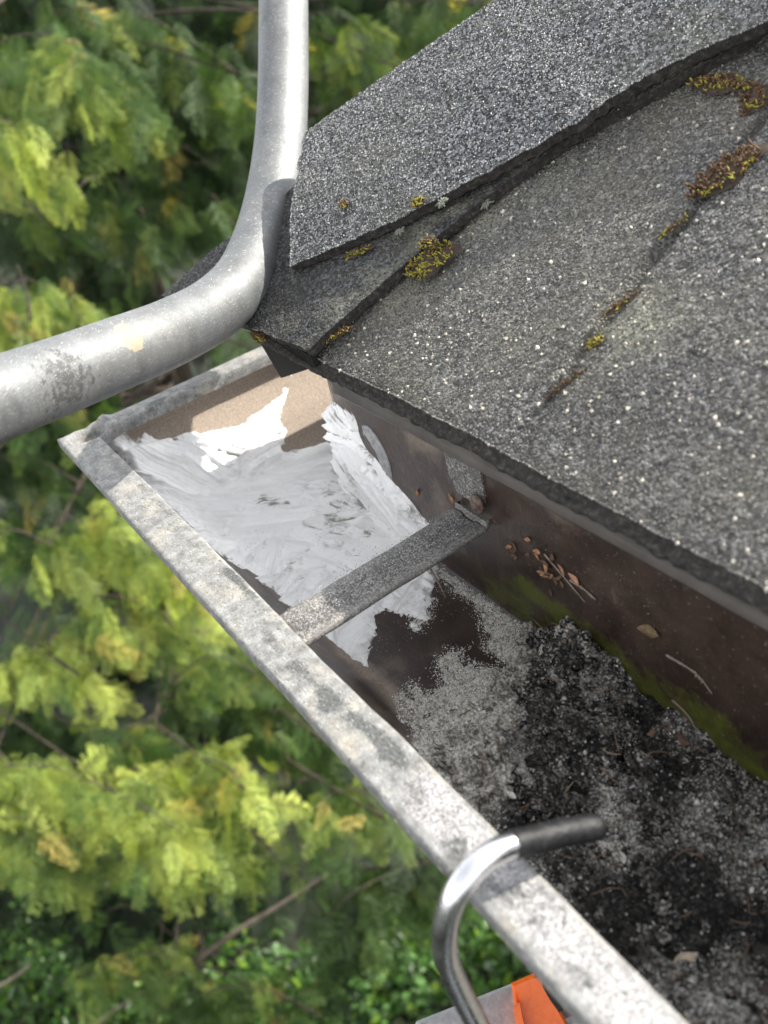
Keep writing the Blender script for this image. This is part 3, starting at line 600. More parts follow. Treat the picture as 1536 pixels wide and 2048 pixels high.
def cover(X, Y, P):
    wob = fbm(P, .9, 4, 51)*.5+fbm(np.stack([X*.5, Y*2.5, X*0], -1), 1., 3, 52)*.45
    b = polysd(X, Y, brown); f_ = polysd(X, Y, fing)
    front = (Y-(3.6-.05*(X-26)))
    s_ = np.minimum(X-(20.2+.0*Y)-np.where(Y < 10.6, (10.6-Y)*.95, 0)-np.where(Y > 10.6, 0, 0), 3)
    c = np.minimum(s_, np.minimum(-b, -f_))+wob
    return np.minimum(c, front*.8+wob*.4)
cv = cover(X, Y, P); ed = sstep(-.1, .9, cv)
pile = sstep(27, 33, X+(Y-7)*.35)
rough = np.clip(fbm(P, .55, 5, 61)+.15, -1, 1)
bil = lambda f, s_: 1-2.2*np.abs(fbm(P+.35*fbm(P, 1.3, 2, 7)[..., None], f, 3, s_))
hgt = ed*(.06+pile*(.35+.62*bil(.42, 66)+.30*bil(1.1, 67)+.12*bil(2.6, 68)+.5*np.clip(fbm(P, .33, 3, 60), -.6, 1)+.7*rough+.35*np.clip(fbm(P, 1.7, 4, 62), -.5, 1)+.15*fbm(P, 5, 3, 65)))+ed*.06*fbm(P, 4, 3, 63)
for (cx, cy, rx, ry, a) in [(29.6, 11.6, 1.0, .7, 1.3), (31.6, 11.4, .9, .8, 1.2), (30.4, 9.8, 1.6, 1.1, .5), (28.6, 6.8, 1.2, .6, .35), (31., 5.8, 1., .8, .45), (33, 8.6, 1.6, 1., .4), (34.5, 5.3, 2., .8, -.5), (38, 6., 2., 1., -.35), (36., 10., 2., 1., .3)]:
    hgt += a*ed*np.exp(-(((X-cx)/rx)**2+((Y-cy)/ry)**2))*(1+.5*fbm(P, 2.2, 3, 71))
front_rise = sstep(5., 3., Y)*.0
Zd = floor+np.where(cv < -.1, -.25, hgt)+front_rise
P3 = np.stack([X, Y, Zd], -1)
sand = np.clip(1.35-sstep(29, 37, X+(Y-7)*.5)*1.1+.8*fbm(P, .5, 3, 80), 0, 1)*sstep(50, 36, X)+.25*np.clip(fbm(P, .4, 3, 81), 0, 1)+.8*sstep(5.2, 4., Y)*sstep(36, 30, X); sand = np.clip(sand, 0, 1)
wet = pile*sstep(-.12, .3, fbm(P, .3, 4, 95)+.35*np.exp(-(((X-33.5)/3)**2+((Y-6)/2.5)**2))+.3*np.exp(-(((X-31)/1.8)**2+((Y-10.5)/1.2)**2))-.05)*sstep(-2.2, 2.6, X-(34.-(Y-4)*.85)+fbm(P, .45, 4, 96)*5); sand = sand*(1-wet)
tag(mesh('gutter_debris', P3.reshape(-1, 3), gridF(*X.shape), MAT['debris'], None, {'sand': sand.ravel(), 'wet': wet.ravel()}), 'dark mud and roof grit heaped along the bottom of the gutter', 'debris', None, 'stuff')
iu_n = np.searchsorted(xa, 50)-2
bmI = __import__('bmesh').new(); __import__('bmesh').ops.create_icosphere(bmI, subdivisions=3, radius=1.); IV = np.array([v.co[:] for v in bmI.verts]); IF = np.array([[v.index for v in f.verts] for f in bmI.faces]); bmI.free()
Vs, Fs, Ws, Ss, kk = [], [], [], [], 0; cr = np.random.default_rng(11)
for k in range(520):
    if k < 150: px_, py_, r_ = cr.normal(30.5, 1.8), cr.uniform(7.5, 11.9), cr.uniform(.12, .45)
    elif k < 290: px_, py_, r_ = cr.normal(33.5, 3.), cr.normal(6.3, 1.8), cr.uniform(.1, .4)
    else: px_, py_, r_ = cr.uniform(28, 48), cr.uniform(3.5, 11.8), cr.uniform(.06, .26)
    if px_+(py_-7)*.35 < 29 or not 3.2 < py_ < 11.9: continue
    i_ = min(len(xa)-2, np.searchsorted(xa, px_)); j_ = min(len(ya)-2, np.searchsorted(ya, py_)); c_ = P3[i_, j_]+np.array([0, 0, r_*cr.uniform(-.2, .35)])
    S_ = np.array([cr.uniform(.8, 1.9), cr.uniform(.6, 1.2), cr.uniform(.45, .9)]); Q_, _ = np.linalg.qr(cr.normal(size=(3, 3))+np.eye(3)*2); V = IV*(1+.95*fbm(IV*1.7+k, 1., 4, k)[:, None]); V = (V*S_*r_)@Q_+c_; V[:, 1] = np.minimum(V[:, 1], 12.03); V[:, 2] = np.maximum(V[:, 2], GB+.02)
    Vs.append(V); Fs.append(IF+kk); kk += len(V); dk_ = px_-(34.5-(py_-4)*.85) > -.3; Ws.append(np.full(len(V), float(cr.random() < .65)*cr.uniform(.4, 1)*dk_)); Ss.append(np.full(len(V), (.55 if not dk_ else float(cr.random() < .2)*cr.uniform(.1, .4)*(r_ < .35))))
tag(mesh('mud_clods', np.concatenate(Vs), np.concatenate(Fs), MAT['debris'], None, {'wet': np.concatenate(Ws), 'sand': np.concatenate(Ss)}), 'crumbly dark mud clods on top of the debris heap in the gutter', 'mud', None, 'stuff')
CLV = np.concatenate(Vs)
fb = []
for k in range(130):
    q_ = CLV[cr.integers(len(CLV))] if k % 2 else P3[cr.integers(90, 300), cr.integers(25, 112)]
    a_ = cr.uniform(0, 6.28); L_ = cr.uniform(.3, 1.3); d_ = np.array([math.cos(a_), math.sin(a_), cr.uniform(-.1, .35)]); b_ = cr.normal(0, .15, 3)*L_
    q1 = q_+np.array([0, 0, .04]); e_ = q1+d_*L_; 
    if max(e_[1], q1[1]) > 12 or e_[1] < 3.5: continue
    fb.append(tube([q1, q1+d_*L_*.35+b_, q1+d_*L_*.7+b_, e_], cr.uniform(.012, .032), 5))
V, F = merge(fb); tag(mesh('rotted_needles', V, F, MAT['fib'], None, None), 'thin rotted needles and stalks tangled in the mud of the gutter', 'needles', None, 'stuff')
n = 90000; iu = rng.random(n)**.85*iu_n; iv = rng.random(n)*116; Pg = sample(P3, iu, iv); cvg = sample(cv[..., None], iu, iv)[:, 0]; sg = sample(sand[..., None], iu, iv)[:, 0]; wg = sample(wet[..., None], iu, iv)[:, 0]
keep = (cvg > -.25+rng.random(n)*.5) & (rng.random(n) < .55+.45*sg-.5*wg); Pg, sg = Pg[keep], sg[keep]; n = len(Pg)
Pg[:, 2] = np.maximum(Pg[:, 2], np.interp(Pg[:, 1], [1.2, 3.1, 4.2, 4.9, 12], [-2.5, -3.7, -4.85, GB, GB]))+.02
m_ = 9000; cg_ = CLV[rng.integers(0, len(CLV), m_)]+rng.normal(0, .012, (m_, 3)); Pg = np.concatenate([Pg, cg_]); sg = np.concatenate([sg, np.full(m_, .3)]); n = len(Pg)
c = (greys(n, .12, .72, 1.1, .03)*(.75+.55*sg[:, None]))*np.where(rng.random(n)[:, None] < .62*(1-sg[:, None]), .1, 1)*np.array([1, .97, .9]); sz = rng.uniform(.018, .045, n)*(1+.4*(Pg[:, 0] > 34)); b = rng.random(n) < .004; sz[b] *= 2.3; c[b] = (.55, .52, .45)
V, F, C = grains(Pg, sz, c); tag(mesh('loose_grit', V, F, MAT['grain'], None, {'col': C}, smooth=False), 'fine pale sand and shingle grit scattered over the gutter bottom', 'grit', None, 'stuff')
# dust and sparse grit on the hanger and lip and back wall
n = 5200; Pw = np.concatenate([np.stack([rng.uniform(23.05, 24.9, 2200), rng.uniform(2.2, 11.2, 2200), np.full(2200, .02)], 1), np.stack([rng.uniform(21, 45, 2000), np.full(2000, 12.07), rng.uniform(-4.6, 2.5, 2000)-0*1], 1), np.stack([rng.uniform(10, 24, 1000), rng.uniform(5, 12, 1000), np.full(1000, GB+.33)], 1)]); 
Pw[:2200, 0] -= (Pw[:2200, 1]-2)*.03; c = greys(n, .1, .6, 1.2)
V, F, C = grains(Pw, rng.uniform(.012, .03, n), c); tag(mesh('grit_dusting', V, F, MAT['grain'], None, {'col': C}, smooth=False), 'fine grit dusted over the metal hanger strap and gutter walls', 'grit', None, 'stuff')
n = 1100; Pw = np.stack([rng.uniform(33, 60, n), rng.uniform(.3, 1.8, n), np.full(n, .06)], 1); V, F, C = grains(Pw, rng.uniform(.015, .04, n), greys(n, .05, .5, 1.)); tag(mesh('grit_dusting', V, F, MAT['grain'], None, {'col': C}, smooth=False), 'coarse grit lying on the white gutter lip near the hook', 'grit', None, 'stuff')

# ---- plant scraps: each its own object
def flake(loc, L, W, ax, nr_, col, label, group, nm='bud_scale', cat='bud scale'):
    ax = np.array(ax, float); ax /= np.linalg.norm(ax); nr_ = np.array(nr_, float); nr_ -= ax*(ax@nr_); nr_ /= np.linalg.norm(nr_); b = np.cross(nr_, ax); V = []; 
    ss = np.linspace(-1, 1, 7); ws = [0.05, .55, .9, 1, .8, .45, .05]
    for up in (1, -1):
        for s, w_ in zip(ss, ws):
            for j in (-1, 0, 1): V.append(np.array(loc)+ax*s*L/2+b*j*w_*W/2+nr_*(.12*W*(1-s*s)*(1-abs(j)*.7)+up*.03*W+.1*L*s*s))
    F = []
    for u in (0, 1):
        for i in range(6):
            for j in range(2):
                a = u*21+i*3+j; q_ = [a, a+3, a+4, a+1]; F.append(q_ if u else q_[::-1])
    for i in range(6): F += [[i*3, (i+1)*3, 21+(i+1)*3, 21+i*3], [i*3+2, 21+i*3+2, 21+(i+1)*3+2, (i+1)*3+2]]
    V = np.array(V); cc_ = np.array(col)*rng.uniform(.7, 1.2, (len(V), 1)); o = mesh(nm, V, F, MAT['bits'], None, {'col': cc_}, origin=loc)
    return tag(o, label, cat, group)
TAN = (.30, .16, .08); DK = (.10, .06, .04)
wl = lambda u, v: on(u, v, (0, 1, 0), 11.98)
lab = {0: 'orange brown bud scale stuck alone on the dark gutter back wall above the hanger strap', 1: 'tan bud scale stuck left of the nail on the gutter back wall'}
singles = [(835, 985, .55, TAN, 'orange bud scale stuck on the back wall beside the end of the white sealant'), (903, 997, .55, (.35, .18, .08), 'tan bud scale stuck on the back wall left of the nail'), (1056, 1079, .45, TAN, 'tan bud scale highest of those on the back wall right of the hanger'),
           (1074, 1113, .35, TAN, 'small tan bud scale just below the highest one on the back wall'), (1086, 1147, .7, (.28, .15, .10), 'long reddish bud scale left of the heap of scraps on the back wall'), (1149, 1158, .7, (.38, .20, .13), 'large pink brown bud scale at the top right of the wall scraps'),
           (1300, 1262, 1.1, (.16, .11, .06), 'long brown seed husk on the back wall above a twig')]
for u, v, s, c, l in singles: flake(wl(u, v), s, s*.5, (rng.uniform(-1, 1), 0, rng.uniform(-.6, .6)), (0, -1, .2), c, l, None, *(('seed_husk', 'seed husk') if 'husk' in l else ('bud_scale', 'bud scale')))
for k in range(24):
    u, v = 1075+k*3.4+rng.normal(0, 12), 1110+k*4.2+rng.normal(0, 14)
    if k > 16: u, v = 1028+rng.normal(0, 6), 1100+rng.normal(0, 12)
    pz = wl(u, v); pz[1] -= rng.uniform(0, .15)
    flake(pz, rng.uniform(.3, .65), rng.uniform(.14, .28), (rng.uniform(-1, 1), rng.uniform(-.3, .3), rng.uniform(-1, .4)), (rng.uniform(-.4, .4), -1, .3), DK if k % 3 else TAN, 'brown dry scrap in the heap of plant bits clinging to the dark back wall', 'plant scraps heaped on the back wall', 'plant_scrap', 'plant scrap')
def twig(pts, r, label, nm='twig', cat='twig', col='twig', nodes=0):
    P = spline(pts, 26); parts = [tube(P, np.linspace(r, r*.45, 26)*(1+.25*rng.random(26)), 7)]
    for k in range(nodes):
        i = rng.integers(3, 23); d = rng.normal(size=3); d[1] = -abs(d[1])*.4; d /= np.linalg.norm(d); parts.append(tube([P[i], P[i]+d*r*1.6, P[i]+d*r*2.8], [r*.7, r*.6, r*.2], 5))
    V, F = merge(parts); o = mesh(nm, V, F, MAT[col], None, None, origin=P[0]); return tag(o, label, cat)
twig([wl(1089, 1108), wl(1120, 1145), wl(1170, 1204)], .05, 'thin straight pale twig lying across the heap of scraps on the back wall', nodes=3)
twig([wl(1140, 1160), wl(1170, 1180), wl(1192, 1200)], .06, 'short forked pale twig right of the heap of scraps on the wall', nodes=4)
twig([wl(1333, 1310), wl(1375, 1335), wl(1400, 1355), wl(1424, 1388)], .055, 'knobbly pale twig stuck halfway along the back wall', nodes=9)
twig([wl(1345, 1400), wl(1375, 1430), wl(1395, 1465), wl(1410, 1505)], .045, 'rough straw coloured twig dangling low on the mossy back wall', nodes=10)
fl = lambda u, v, z=-4.2: on(u, v, (0, 0, 1), z)
for u, v, L, c, l in [(1140, 1392, 1.3, (.30, .14, .07), 'upright orange brown bark chip standing in the middle of the debris'), (1165, 1520, 1.0, (.26, .17, .10), 'curled tan leaf scrap lying on the debris below the bark chip'), (1320, 1465, 1.0, (.20, .13, .09), 'brown bark scrap at the back edge of the debris'),
                      (1352, 1478, 1.1, (.13, .08, .06), 'dark red brown bark strip at the back edge of the debris'), (1022, 1590, .5, (.6, .57, .50), 'pale stone chip on the dark mud left of the hook'), (1150, 1492, .45, (.55, .53, .48), 'small white pebble in the middle of the debris'), (1245, 1715, .5, (.5, .48, .42), 'pale pebble just right of the hook tip'), (1370, 1920, .9, (.45, .36, .27), 'tan crumb of mortar low in the debris')]:
    flake(fl(u, v), L, L*.5, (rng.uniform(-1, 1), rng.uniform(-1, 1), .5 if 'upright' in l else .1), (.2, -.4, 1), c, l, None, *(('pebble', 'pebble') if ('pebble' in l or 'stone' in l or 'mortar' in l) else ('bark_scrap', 'bark scrap')))
twig([fl(1055, 1385, -4), fl(1062, 1420, -3.8), fl(1068, 1460, -4), fl(1050, 1500, -4.3)], .06, 'grey stalk curving upward through the middle of the debris', col='bark')
twig([fl(1245, 1370, -4.1), fl(1240, 1420, -3.7), fl(1232, 1450, -4.2)], .05, 'dark stalk leaning on the heap below the back wall', col='bark')
twig([fl(1440, 1560, -4), fl(1470, 1620, -4), fl(1480, 1680, -4.1)], .06, 'dark bent stalk at the far right of the debris', col='bark')
twig([fl(850, 1115, -4.9), fl(862, 1140, -4.6), fl(880, 1170, -4.7), fl(892, 1195, -4.9)], .06, 'straw coloured root hairs beside the hanger on the sealant', nm='dry_root', cat='root', nodes=8)

# ================================================================== MOSS
def moss(u, v, k, ra, rb, ang, n, label, bright=.5, nm='moss_clump', size=.26, plane='roof'):
    c = onroof(u, v, k) if plane == 'roof' else on(u, v, (0, 1, 0), 11.3)
    ex = np.array([1, 0, .026]); ex = ex-RN*(RN@ex); ex /= np.linalg.norm(ex); ey = np.cross(RN, ex)
    if plane != 'roof': ex, ey = np.array([1, 0, 0.]), np.array([0, 0, 1.])
    nn = RN if plane == 'roof' else np.array([0, -1, .3])
    ca, sa = math.cos(ang), math.sin(ang); Vs, Fs, Cs = [], [], []; kk = 0
    # low brown cushion
    th = np.linspace(0, 2*np.pi, 22, endpoint=False); rings = []
    for r_, h_ in ((1, -.05), (.85, .10), (.5, .2), (.05, .24)):
        a_ = np.cos(th)*ra*r_*(1+.25*np.sin(3*th+ra)); b_ = np.sin(th)*rb*r_*(1+.2*np.cos(4*th)); rings.append(c+np.outer(a_*ca-b_*sa, ex)+np.outer(a_*sa+b_*ca, ey)+nn*h_*min(ra, rb)*1.2)
    Vc = np.concatenate(rings); Vc += noise(Vc*3, 3)[:, None]*.06; Fc = [[i*22+j, i*22+(j+1) % 22, (i+1)*22+(j+1) % 22, (i+1)*22+j] for i in range(3) for j in range(22)]
    Vs.append(Vc); Fs += Fc; Cs.append(np.tile((.035, .022, .014), (len(Vc), 1))*rng.uniform(.5, 1.4, (len(Vc), 1))); kk = len(Vc)
    for i in range(int(n*1.8)):
        r_ = math.sqrt(rng.random()); t = rng.uniform(0, 2*np.pi); a_ = math.cos(t)*ra*r_; b_ = math.sin(t)*rb*r_
        p = c+ex*(a_*ca-b_*sa)+ey*(a_*sa+b_*ca)+nn*.15*min(ra, rb)*(1-r_*r_)
        d = nn*rng.uniform(.5, 1.1)+ex*rng.normal(0, .5)+ey*rng.normal(-.25, .5); d /= np.linalg.norm(d); L = size*rng.uniform(.5, 1.15)
        P = np.array([p, p+d*L*.45, p+d*L*.8+rng.normal(0, .02, 3), p+d*L+rng.normal(0, .06, 3)]); V, F = tube(P, [L*.10, L*.19, L*.16, .01], 5)
        g = rng.random(); e_ = b_/rb*ca; br = bright+(.35 if -e_ > .2 else -.15)
        col = np.array((.23, .20, .025)) if g < br else np.array((.10, .055, .025)); col = col*rng.uniform(.6, 1.2)*np.array([1, rng.uniform(.85, 1.15), 1])
        Vs.append(V); Fs += [[q_+kk for q_ in f] for f in F]; kk += len(V); Cs.append(np.tile(col, (len(V), 1))*np.repeat([.6, .9, 1.1, 1.2], 5)[:, None])
    o = mesh(nm, np.concatenate(Vs), Fs, MAT['moss'], None, {'col': np.clip(np.concatenate(Cs), 0, 1)}, origin=c)
    return tag(o, label, 'moss', 'moss clumps on the roof')
moss(862, 522, .35, 1.35, .85, .75, 150, 'largest yellow green moss clump, tucked below the edge of the upper hip cap', .65)
moss(1450, 345, .1, 1.55, .75, 1.05, 150, 'large mostly brown moss clump with yellow shoots sitting in the tab slot', .12)
moss(1445, 168, .3, 1.7, .45, .0, 90, 'dark moss strip with yellow dots along the shingle course at the top right', .35, size=.24)
moss(1522, 195, .2, .8, .6, .3, 40, 'dark moss bit at the right edge of the picture below the shingle course', .15)
moss(688, 410, 2.1, .32, .24, .2, 26, 'tiny orange brown moss tuft alone on top of the upper hip cap', .35, size=.2)
moss(838, 405, 1.75, .34, .3, .2, 26, 'small green moss tuft on the lower edge of the upper hip cap', .8, size=.22)
moss(715, 506, 1.0, .9, .22, .6, 30, 'thin row of moss in the shadow under the upper hip cap', .55, size=.22)
moss(856, 487, 1.0, .5, .3, .5, 30, 'orange moss tuft between the hip cap and the largest clump', .4, size=.22)
moss(672, 672, .35, 1.1, .22, .85, 55, 'rusty brown moss strip along the edge of the lower hip cap', .12, size=.2)
moss(519, 672, .6, .8, .35, .1, 60, 'rusty moss at the very corner of the roof beside the metal tube', .1, size=.24)
moss(1192, 684, .1, .35, .22, 1.1, 22, 'small yellow tuft in the slot beside the pale lichen ring', .75, size=.22)
moss(1238, 612, .05, .9, .14, 1.1, 26, 'thin dark moss line in the slot above the pale lichen ring', .25, size=.16)
moss(1348, 455, .05, .7, .14, 1.1, 16, 'sparse yellow moss in the slot below the brown clump', .55, size=.16)
moss(1130, 768, .02, 1.0, .12, 1.15, 22, 'thin dark moss line in the lowest part of the tab slot', .15, size=.14)
moss(1505, 215, .1, .5, .25, 1.2, 22, 'brown moss tuft where the slot meets the shingle course', .25, size=.2)
moss(1355, 1100, -.7, 2.2, .3, .03, 80, 'yellowish moss strip under the shingle edge at the eave', .3, size=.22)
moss(1180, 1000, -.7, .8, .2, .03, 22, 'faint moss spot under the shingle edge nearer the hanger', .2, size=.16)
moss(880, 1022, -8, .45, .25, .4, 40, 'tuft of mossy straw where the sealant ends behind the hanger', .35, size=.25) if False else None
c0 = on(880, 1026, (0, 1, 0), 11.8)
def lichen_(u, v, k, r, label):
    c = onroof(u, v, k); Vs = []; Fs = []; kk = 0
    for i in range(26):
        a = rng.uniform(0, 6.28); L = r*rng.uniform(.5, 1.); d = np.array([math.cos(a), math.sin(a), 0]); d = d-RN*(RN@d); d /= np.linalg.norm(d); P = [c+RN*.05, c+d*L*.5+RN*rng.uniform(.1, .3)*r, c+d*L+RN*rng.uniform(0, .35)*r]
        V, F = tube(P, [r*.12, r*.14, r*.08], 5); V = c+(V-c)*1.; Vs.append(V); Fs += [[q_+kk for q_ in f] for f in F]; kk += len(V)
    V = np.concatenate(Vs); o = mesh('lichen', V, Fs, MAT['bits'], None, {'col': np.tile((.19, .20, .16), (len(V), 1))*rng.uniform(.6, 1.1, (len(V), 1))}, origin=c); tag(o, label, 'lichen', 'lichen on the roof')
lichen_(884, 408, 1.7, .38, 'pale grey leafy lichen on the edge of the upper hip cap')
lichen_(975, 408, .3, .45, 'pale lichen on the roof slope just below the hip cap edge')
lichen_(800, 465, 1.1, .35, 'grey green lichen in the shadow left of the largest moss clump')

# ================================================================== LADDER STAND-OFF TUBE
tp = [(-900, 1180, 24), (-500, 1010, 28), (-120, 848, 34), (0, 797, 36.5), (120, 752, 39.5), (240, 706, 42.5), (340, 666, 45.5), (425, 620, 48.5), (485, 562, 51), (521, 485, 53.5), (545, 395, 56), (560, 290, 58.5), (566, 180, 60.), (567, 60, 61.), (566, -80, 62.5), (560, -500, 68)]
C = spline([at(*t) for t in tp], 520); V, F = tube(C, 1.6, 72)
nv_ = lambda u, v, dd: V[np.argmin(np.linalg.norm(V-at(u, v, dd), axis=1))]
ct = nv_(283, 640, 40.5); cs = nv_(165, 765, 37.5); dt = np.linalg.norm((V-ct)*np.array([1, 1, .8]), axis=1); ds = np.linalg.norm(V-cs, axis=1)
standoff = thing('ladder_standoff', 'thick bent aluminium tube of a ladder stand-off crossing in front of the roof corner', 'ladder stand-off', C[220])
# finer tube near the marks
mesh('tube', V, F, MAT['alu'], standoff, {'tan': np.clip(1.0-(dt/.72)**3*.6, 0, 1), 'scuff': np.clip(.75-(ds/2.)**2*.5, 0, 1)})
for e, dirv in ((C[-1], C[-1]-C[-3]), (C[0], C[0]-C[2])):
    dirv = dirv/np.linalg.norm(dirv); V, F = tube([e, e+dirv*.4, e+dirv*5, e+dirv*5.6], [1.72, 1.85, 1.85, 1.5], 32); mesh('rubber_end_cap', V, F, MAT['vinyl'], standoff)

# ================================================================== HOOK, LADDER, ORANGE CLAMP
hp = [(1203, 1652, 28.6), (1130, 1665, 28), (1062, 1681, 27.4), (1012, 1694, 26.9), (965, 1722, 26.4), (925, 1765, 26.2), (899, 1815, 26.4), (889, 1868, 27.), (893, 1915, 27.8), (915, 1970, 29), (945, 2030, 30.4), (975, 2090, 31.8), (1010, 2170, 33.5)]
C = spline([at(*t) for t in hp], 120); hook = thing('hanging_hook', 'bent shiny steel hook with a black tip, hooked over the gutter lip', 'hook', C[45])
V, F = tube(C[26:], .385, 28); mesh('steel_rod', V, F, MAT['hook'], hook)
rr = np.full(29, .415); rr[:4] = [.25, .36, .4, .415]; rr[-3:] = [.41, .40, .39]; V, F = tube(C[:29], rr, 28); V += noise(V*4, 3)[:, None]*.015; mesh('black_sleeve', V, F, MAT['vinyl'], hook)
lad_o = at(960, 2075, 42); lad = thing('ladder', 'grey aluminium ladder rail below the gutter beside the orange clamp', 'ladder', (lad_o[0], lad_o[1], GZ))
a = at(855, 2108, 41.); b = at(1050, 2029, 42.); wdir = (b-a)/np.linalg.norm(b-a); down = np.array([.0, -.22, -1]); down /= np.linalg.norm(down); side = np.cross(wdir, down); side /= np.linalg.norm(side)
def obox(c, ax, s):
    V, F = box((0, 0, 0), s, bev=.25); return V@np.array(ax)+c, F
wd2 = np.cross(down, side)*-1
ax = np.stack([wdir, side, np.cross(wdir, side)])
top = (a+b)/2+wdir*2+np.array([0, 0, .6])
L_ = 283.
for k in (0, 1):
    c = top+down*L_/2+side*(k*40)*(1 if side[1] < 0 else -1)
    V, F = box((0, 0, 0), (9., 2.8, L_), bev=.3); A_ = np.stack([wdir, side, down*-1]); V = V@A_+c; mesh('rail', V, F, MAT['ladder'], lad, smooth=False)
for j in range(9):
    c = top+down*(18+j*30)+side*20*(1 if side[1] < 0 else -1); P = [c-side*20, c+side*20]; V, F = tube(P, 1.4, 16); mesh('rung', V, F, MAT['ladder'], lad)
oc = at(1078, 2030, 39.4); q0 = [(1022, 1966), (1068, 1946), (1084, 1952), (1150, 2075), (1100, 2110), (1044, 2095), (1034, 2035)]
fr = np.array([at(u, v, 39.4) for u, v in q0]); dv = (fr.mean(0)-CPOS)/np.linalg.norm(fr.mean(0)-CPOS)*3.2
def prism(fr, dv, inset=.12):
    n_ = len(fr); cen = fr.mean(0); i0 = cen+(fr-cen)*(1-inset)-dv/np.linalg.norm(dv)*.15
    V = np.concatenate([i0, fr, fr+dv]); F = [list(range(n_))[::-1]]
    for r_ in (0, 1): F += [[r_*n_+i, r_*n_+(i+1) % n_, (r_+1)*n_+(i+1) % n_, (r_+1)*n_+i] for i in range(n_)]
    F.append([2*n_+i for i in range(n_)]); return V, F
clamp = thing('orange_clamp', 'bright orange plastic clamp under the gutter lip beside the hook', 'clamp', oc)
V, F = prism(fr, dv); mesh('clamp_body', V, F, MAT['orange'], clamp, smooth=False)
lever = np.array([at(u, v, 38.8) for u, v in [(1026, 2012), (1040, 2004), (1060, 2100), (1040, 2110)]]); V, F = prism(lever, dv*.4); mesh('lever', V, F, MAT['orange'], clamp, smooth=False)
gm = np.array([at(u, v, 39.1) for u, v in [(1080, 1950), (1092, 1962), (1112, 1998), (1128, 2020), (1118, 2025), (1100, 2000), (1086, 1975)]]); V, F = prism(gm, dv*.2); mesh('grime', V, F, MAT['grime'], clamp, smooth=False)

# ================================================================== TREES
def spray_template(seed, n=9):
    r = np.random.default_rng(seed); V = []; F = []
    def blade(p, q, w_):
        p = np.array(p, float); q = np.array(q, float); d = q-p; L = np.linalg.norm(d); d = d/L; s = np.cross(d, [0, 0, 1.]); s /= np.linalg.norm(s)+1e-9; k = len(V)
        V.extend([p, p+d*L*.5+s*w_, q, p+d*L*.5-s*w_]); F.append([k, k+1, k+2, k+3])
    pts = [np.array([t, .04*math.sin(3*t+seed), -.18*t*t]) for t in np.linspace(0, 1, n+1)]
    for i in range(n):
        blade(pts[i], pts[i+1]+(pts[i+1]-pts[i])*.3, .010)
        for sgn in (-1, 1):
            t = i/n; L = (.44-.36*abs(t-.3)**.9)*r.uniform(.7, 1.1)*(1-.55*t); ang = radians(r.uniform(38, 58))*sgn
            d = np.array([math.cos(ang), math.sin(ang), -.25]); p = pts[i]; e = p+d*L; blade(p, e, .011)
            m_ = max(2, int(L/.06))
            for j in range(1, m_+1):
                f_ = j/(m_+.3); b = p+d*L*f_+np.array([0, 0, -.05*f_])
                for s2 in (-1, 1):
                    a2 = ang+s2*radians(r.uniform(28, 42)); l2 = .12*(1-.45*f_)*r.uniform(.8, 1.2); blade(b, b+np.array([math.cos(a2), math.sin(a2), r.uniform(-.45, .05)])*l2, .0095)
    return np.array(V), np.array(F)
TEMPL = [spray_template(s) for s in range(5)]
def place_sprays(Ps, Ax, Nr, size, cols):
    Vs, Fs, Cs = [], [], []; kk = 0; ti = rng.integers(0, len(TEMPL), len(Ps))
    for t, (TV, TF) in enumerate(TEMPL):
        ix = np.where(ti == t)[0]
        if not len(ix): continue
        X_ = Ax[ix]/np.linalg.norm(Ax[ix], axis=1)[:, None]; Z_ = Nr[ix]-X_*(X_*Nr[ix]).sum(1)[:, None]; Z_ /= np.linalg.norm(Z_, axis=1)[:, None]; Y_ = np.cross(Z_, X_); s = size[ix][:, None, None]
        V = (TV[None, :, 0:1]*X_[:, None]+TV[None, :, 1:2]*Y_[:, None]+TV[None, :, 2:3]*Z_[:, None])*s+Ps[ix][:, None]
        Vs.append(V.reshape(-1, 3)); F = (TF[None]+(np.arange(len(ix))*len(TV))[:, None, None]).reshape(-1, 4)+kk; kk += len(ix)*len(TV); Fs.append(F)
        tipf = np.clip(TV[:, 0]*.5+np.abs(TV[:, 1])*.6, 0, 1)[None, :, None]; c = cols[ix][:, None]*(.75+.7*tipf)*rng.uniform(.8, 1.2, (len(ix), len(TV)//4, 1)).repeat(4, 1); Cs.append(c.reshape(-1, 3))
    return np.concatenate(Vs), np.concatenate(Fs), np.clip(np.concatenate(Cs), 0, 1)
YG = np.array((.48, .54, .12)); GR = np.array((.075, .14, .035)); DG = np.array((.008, .02, .006)); OY = np.array((.44, .36, .10))
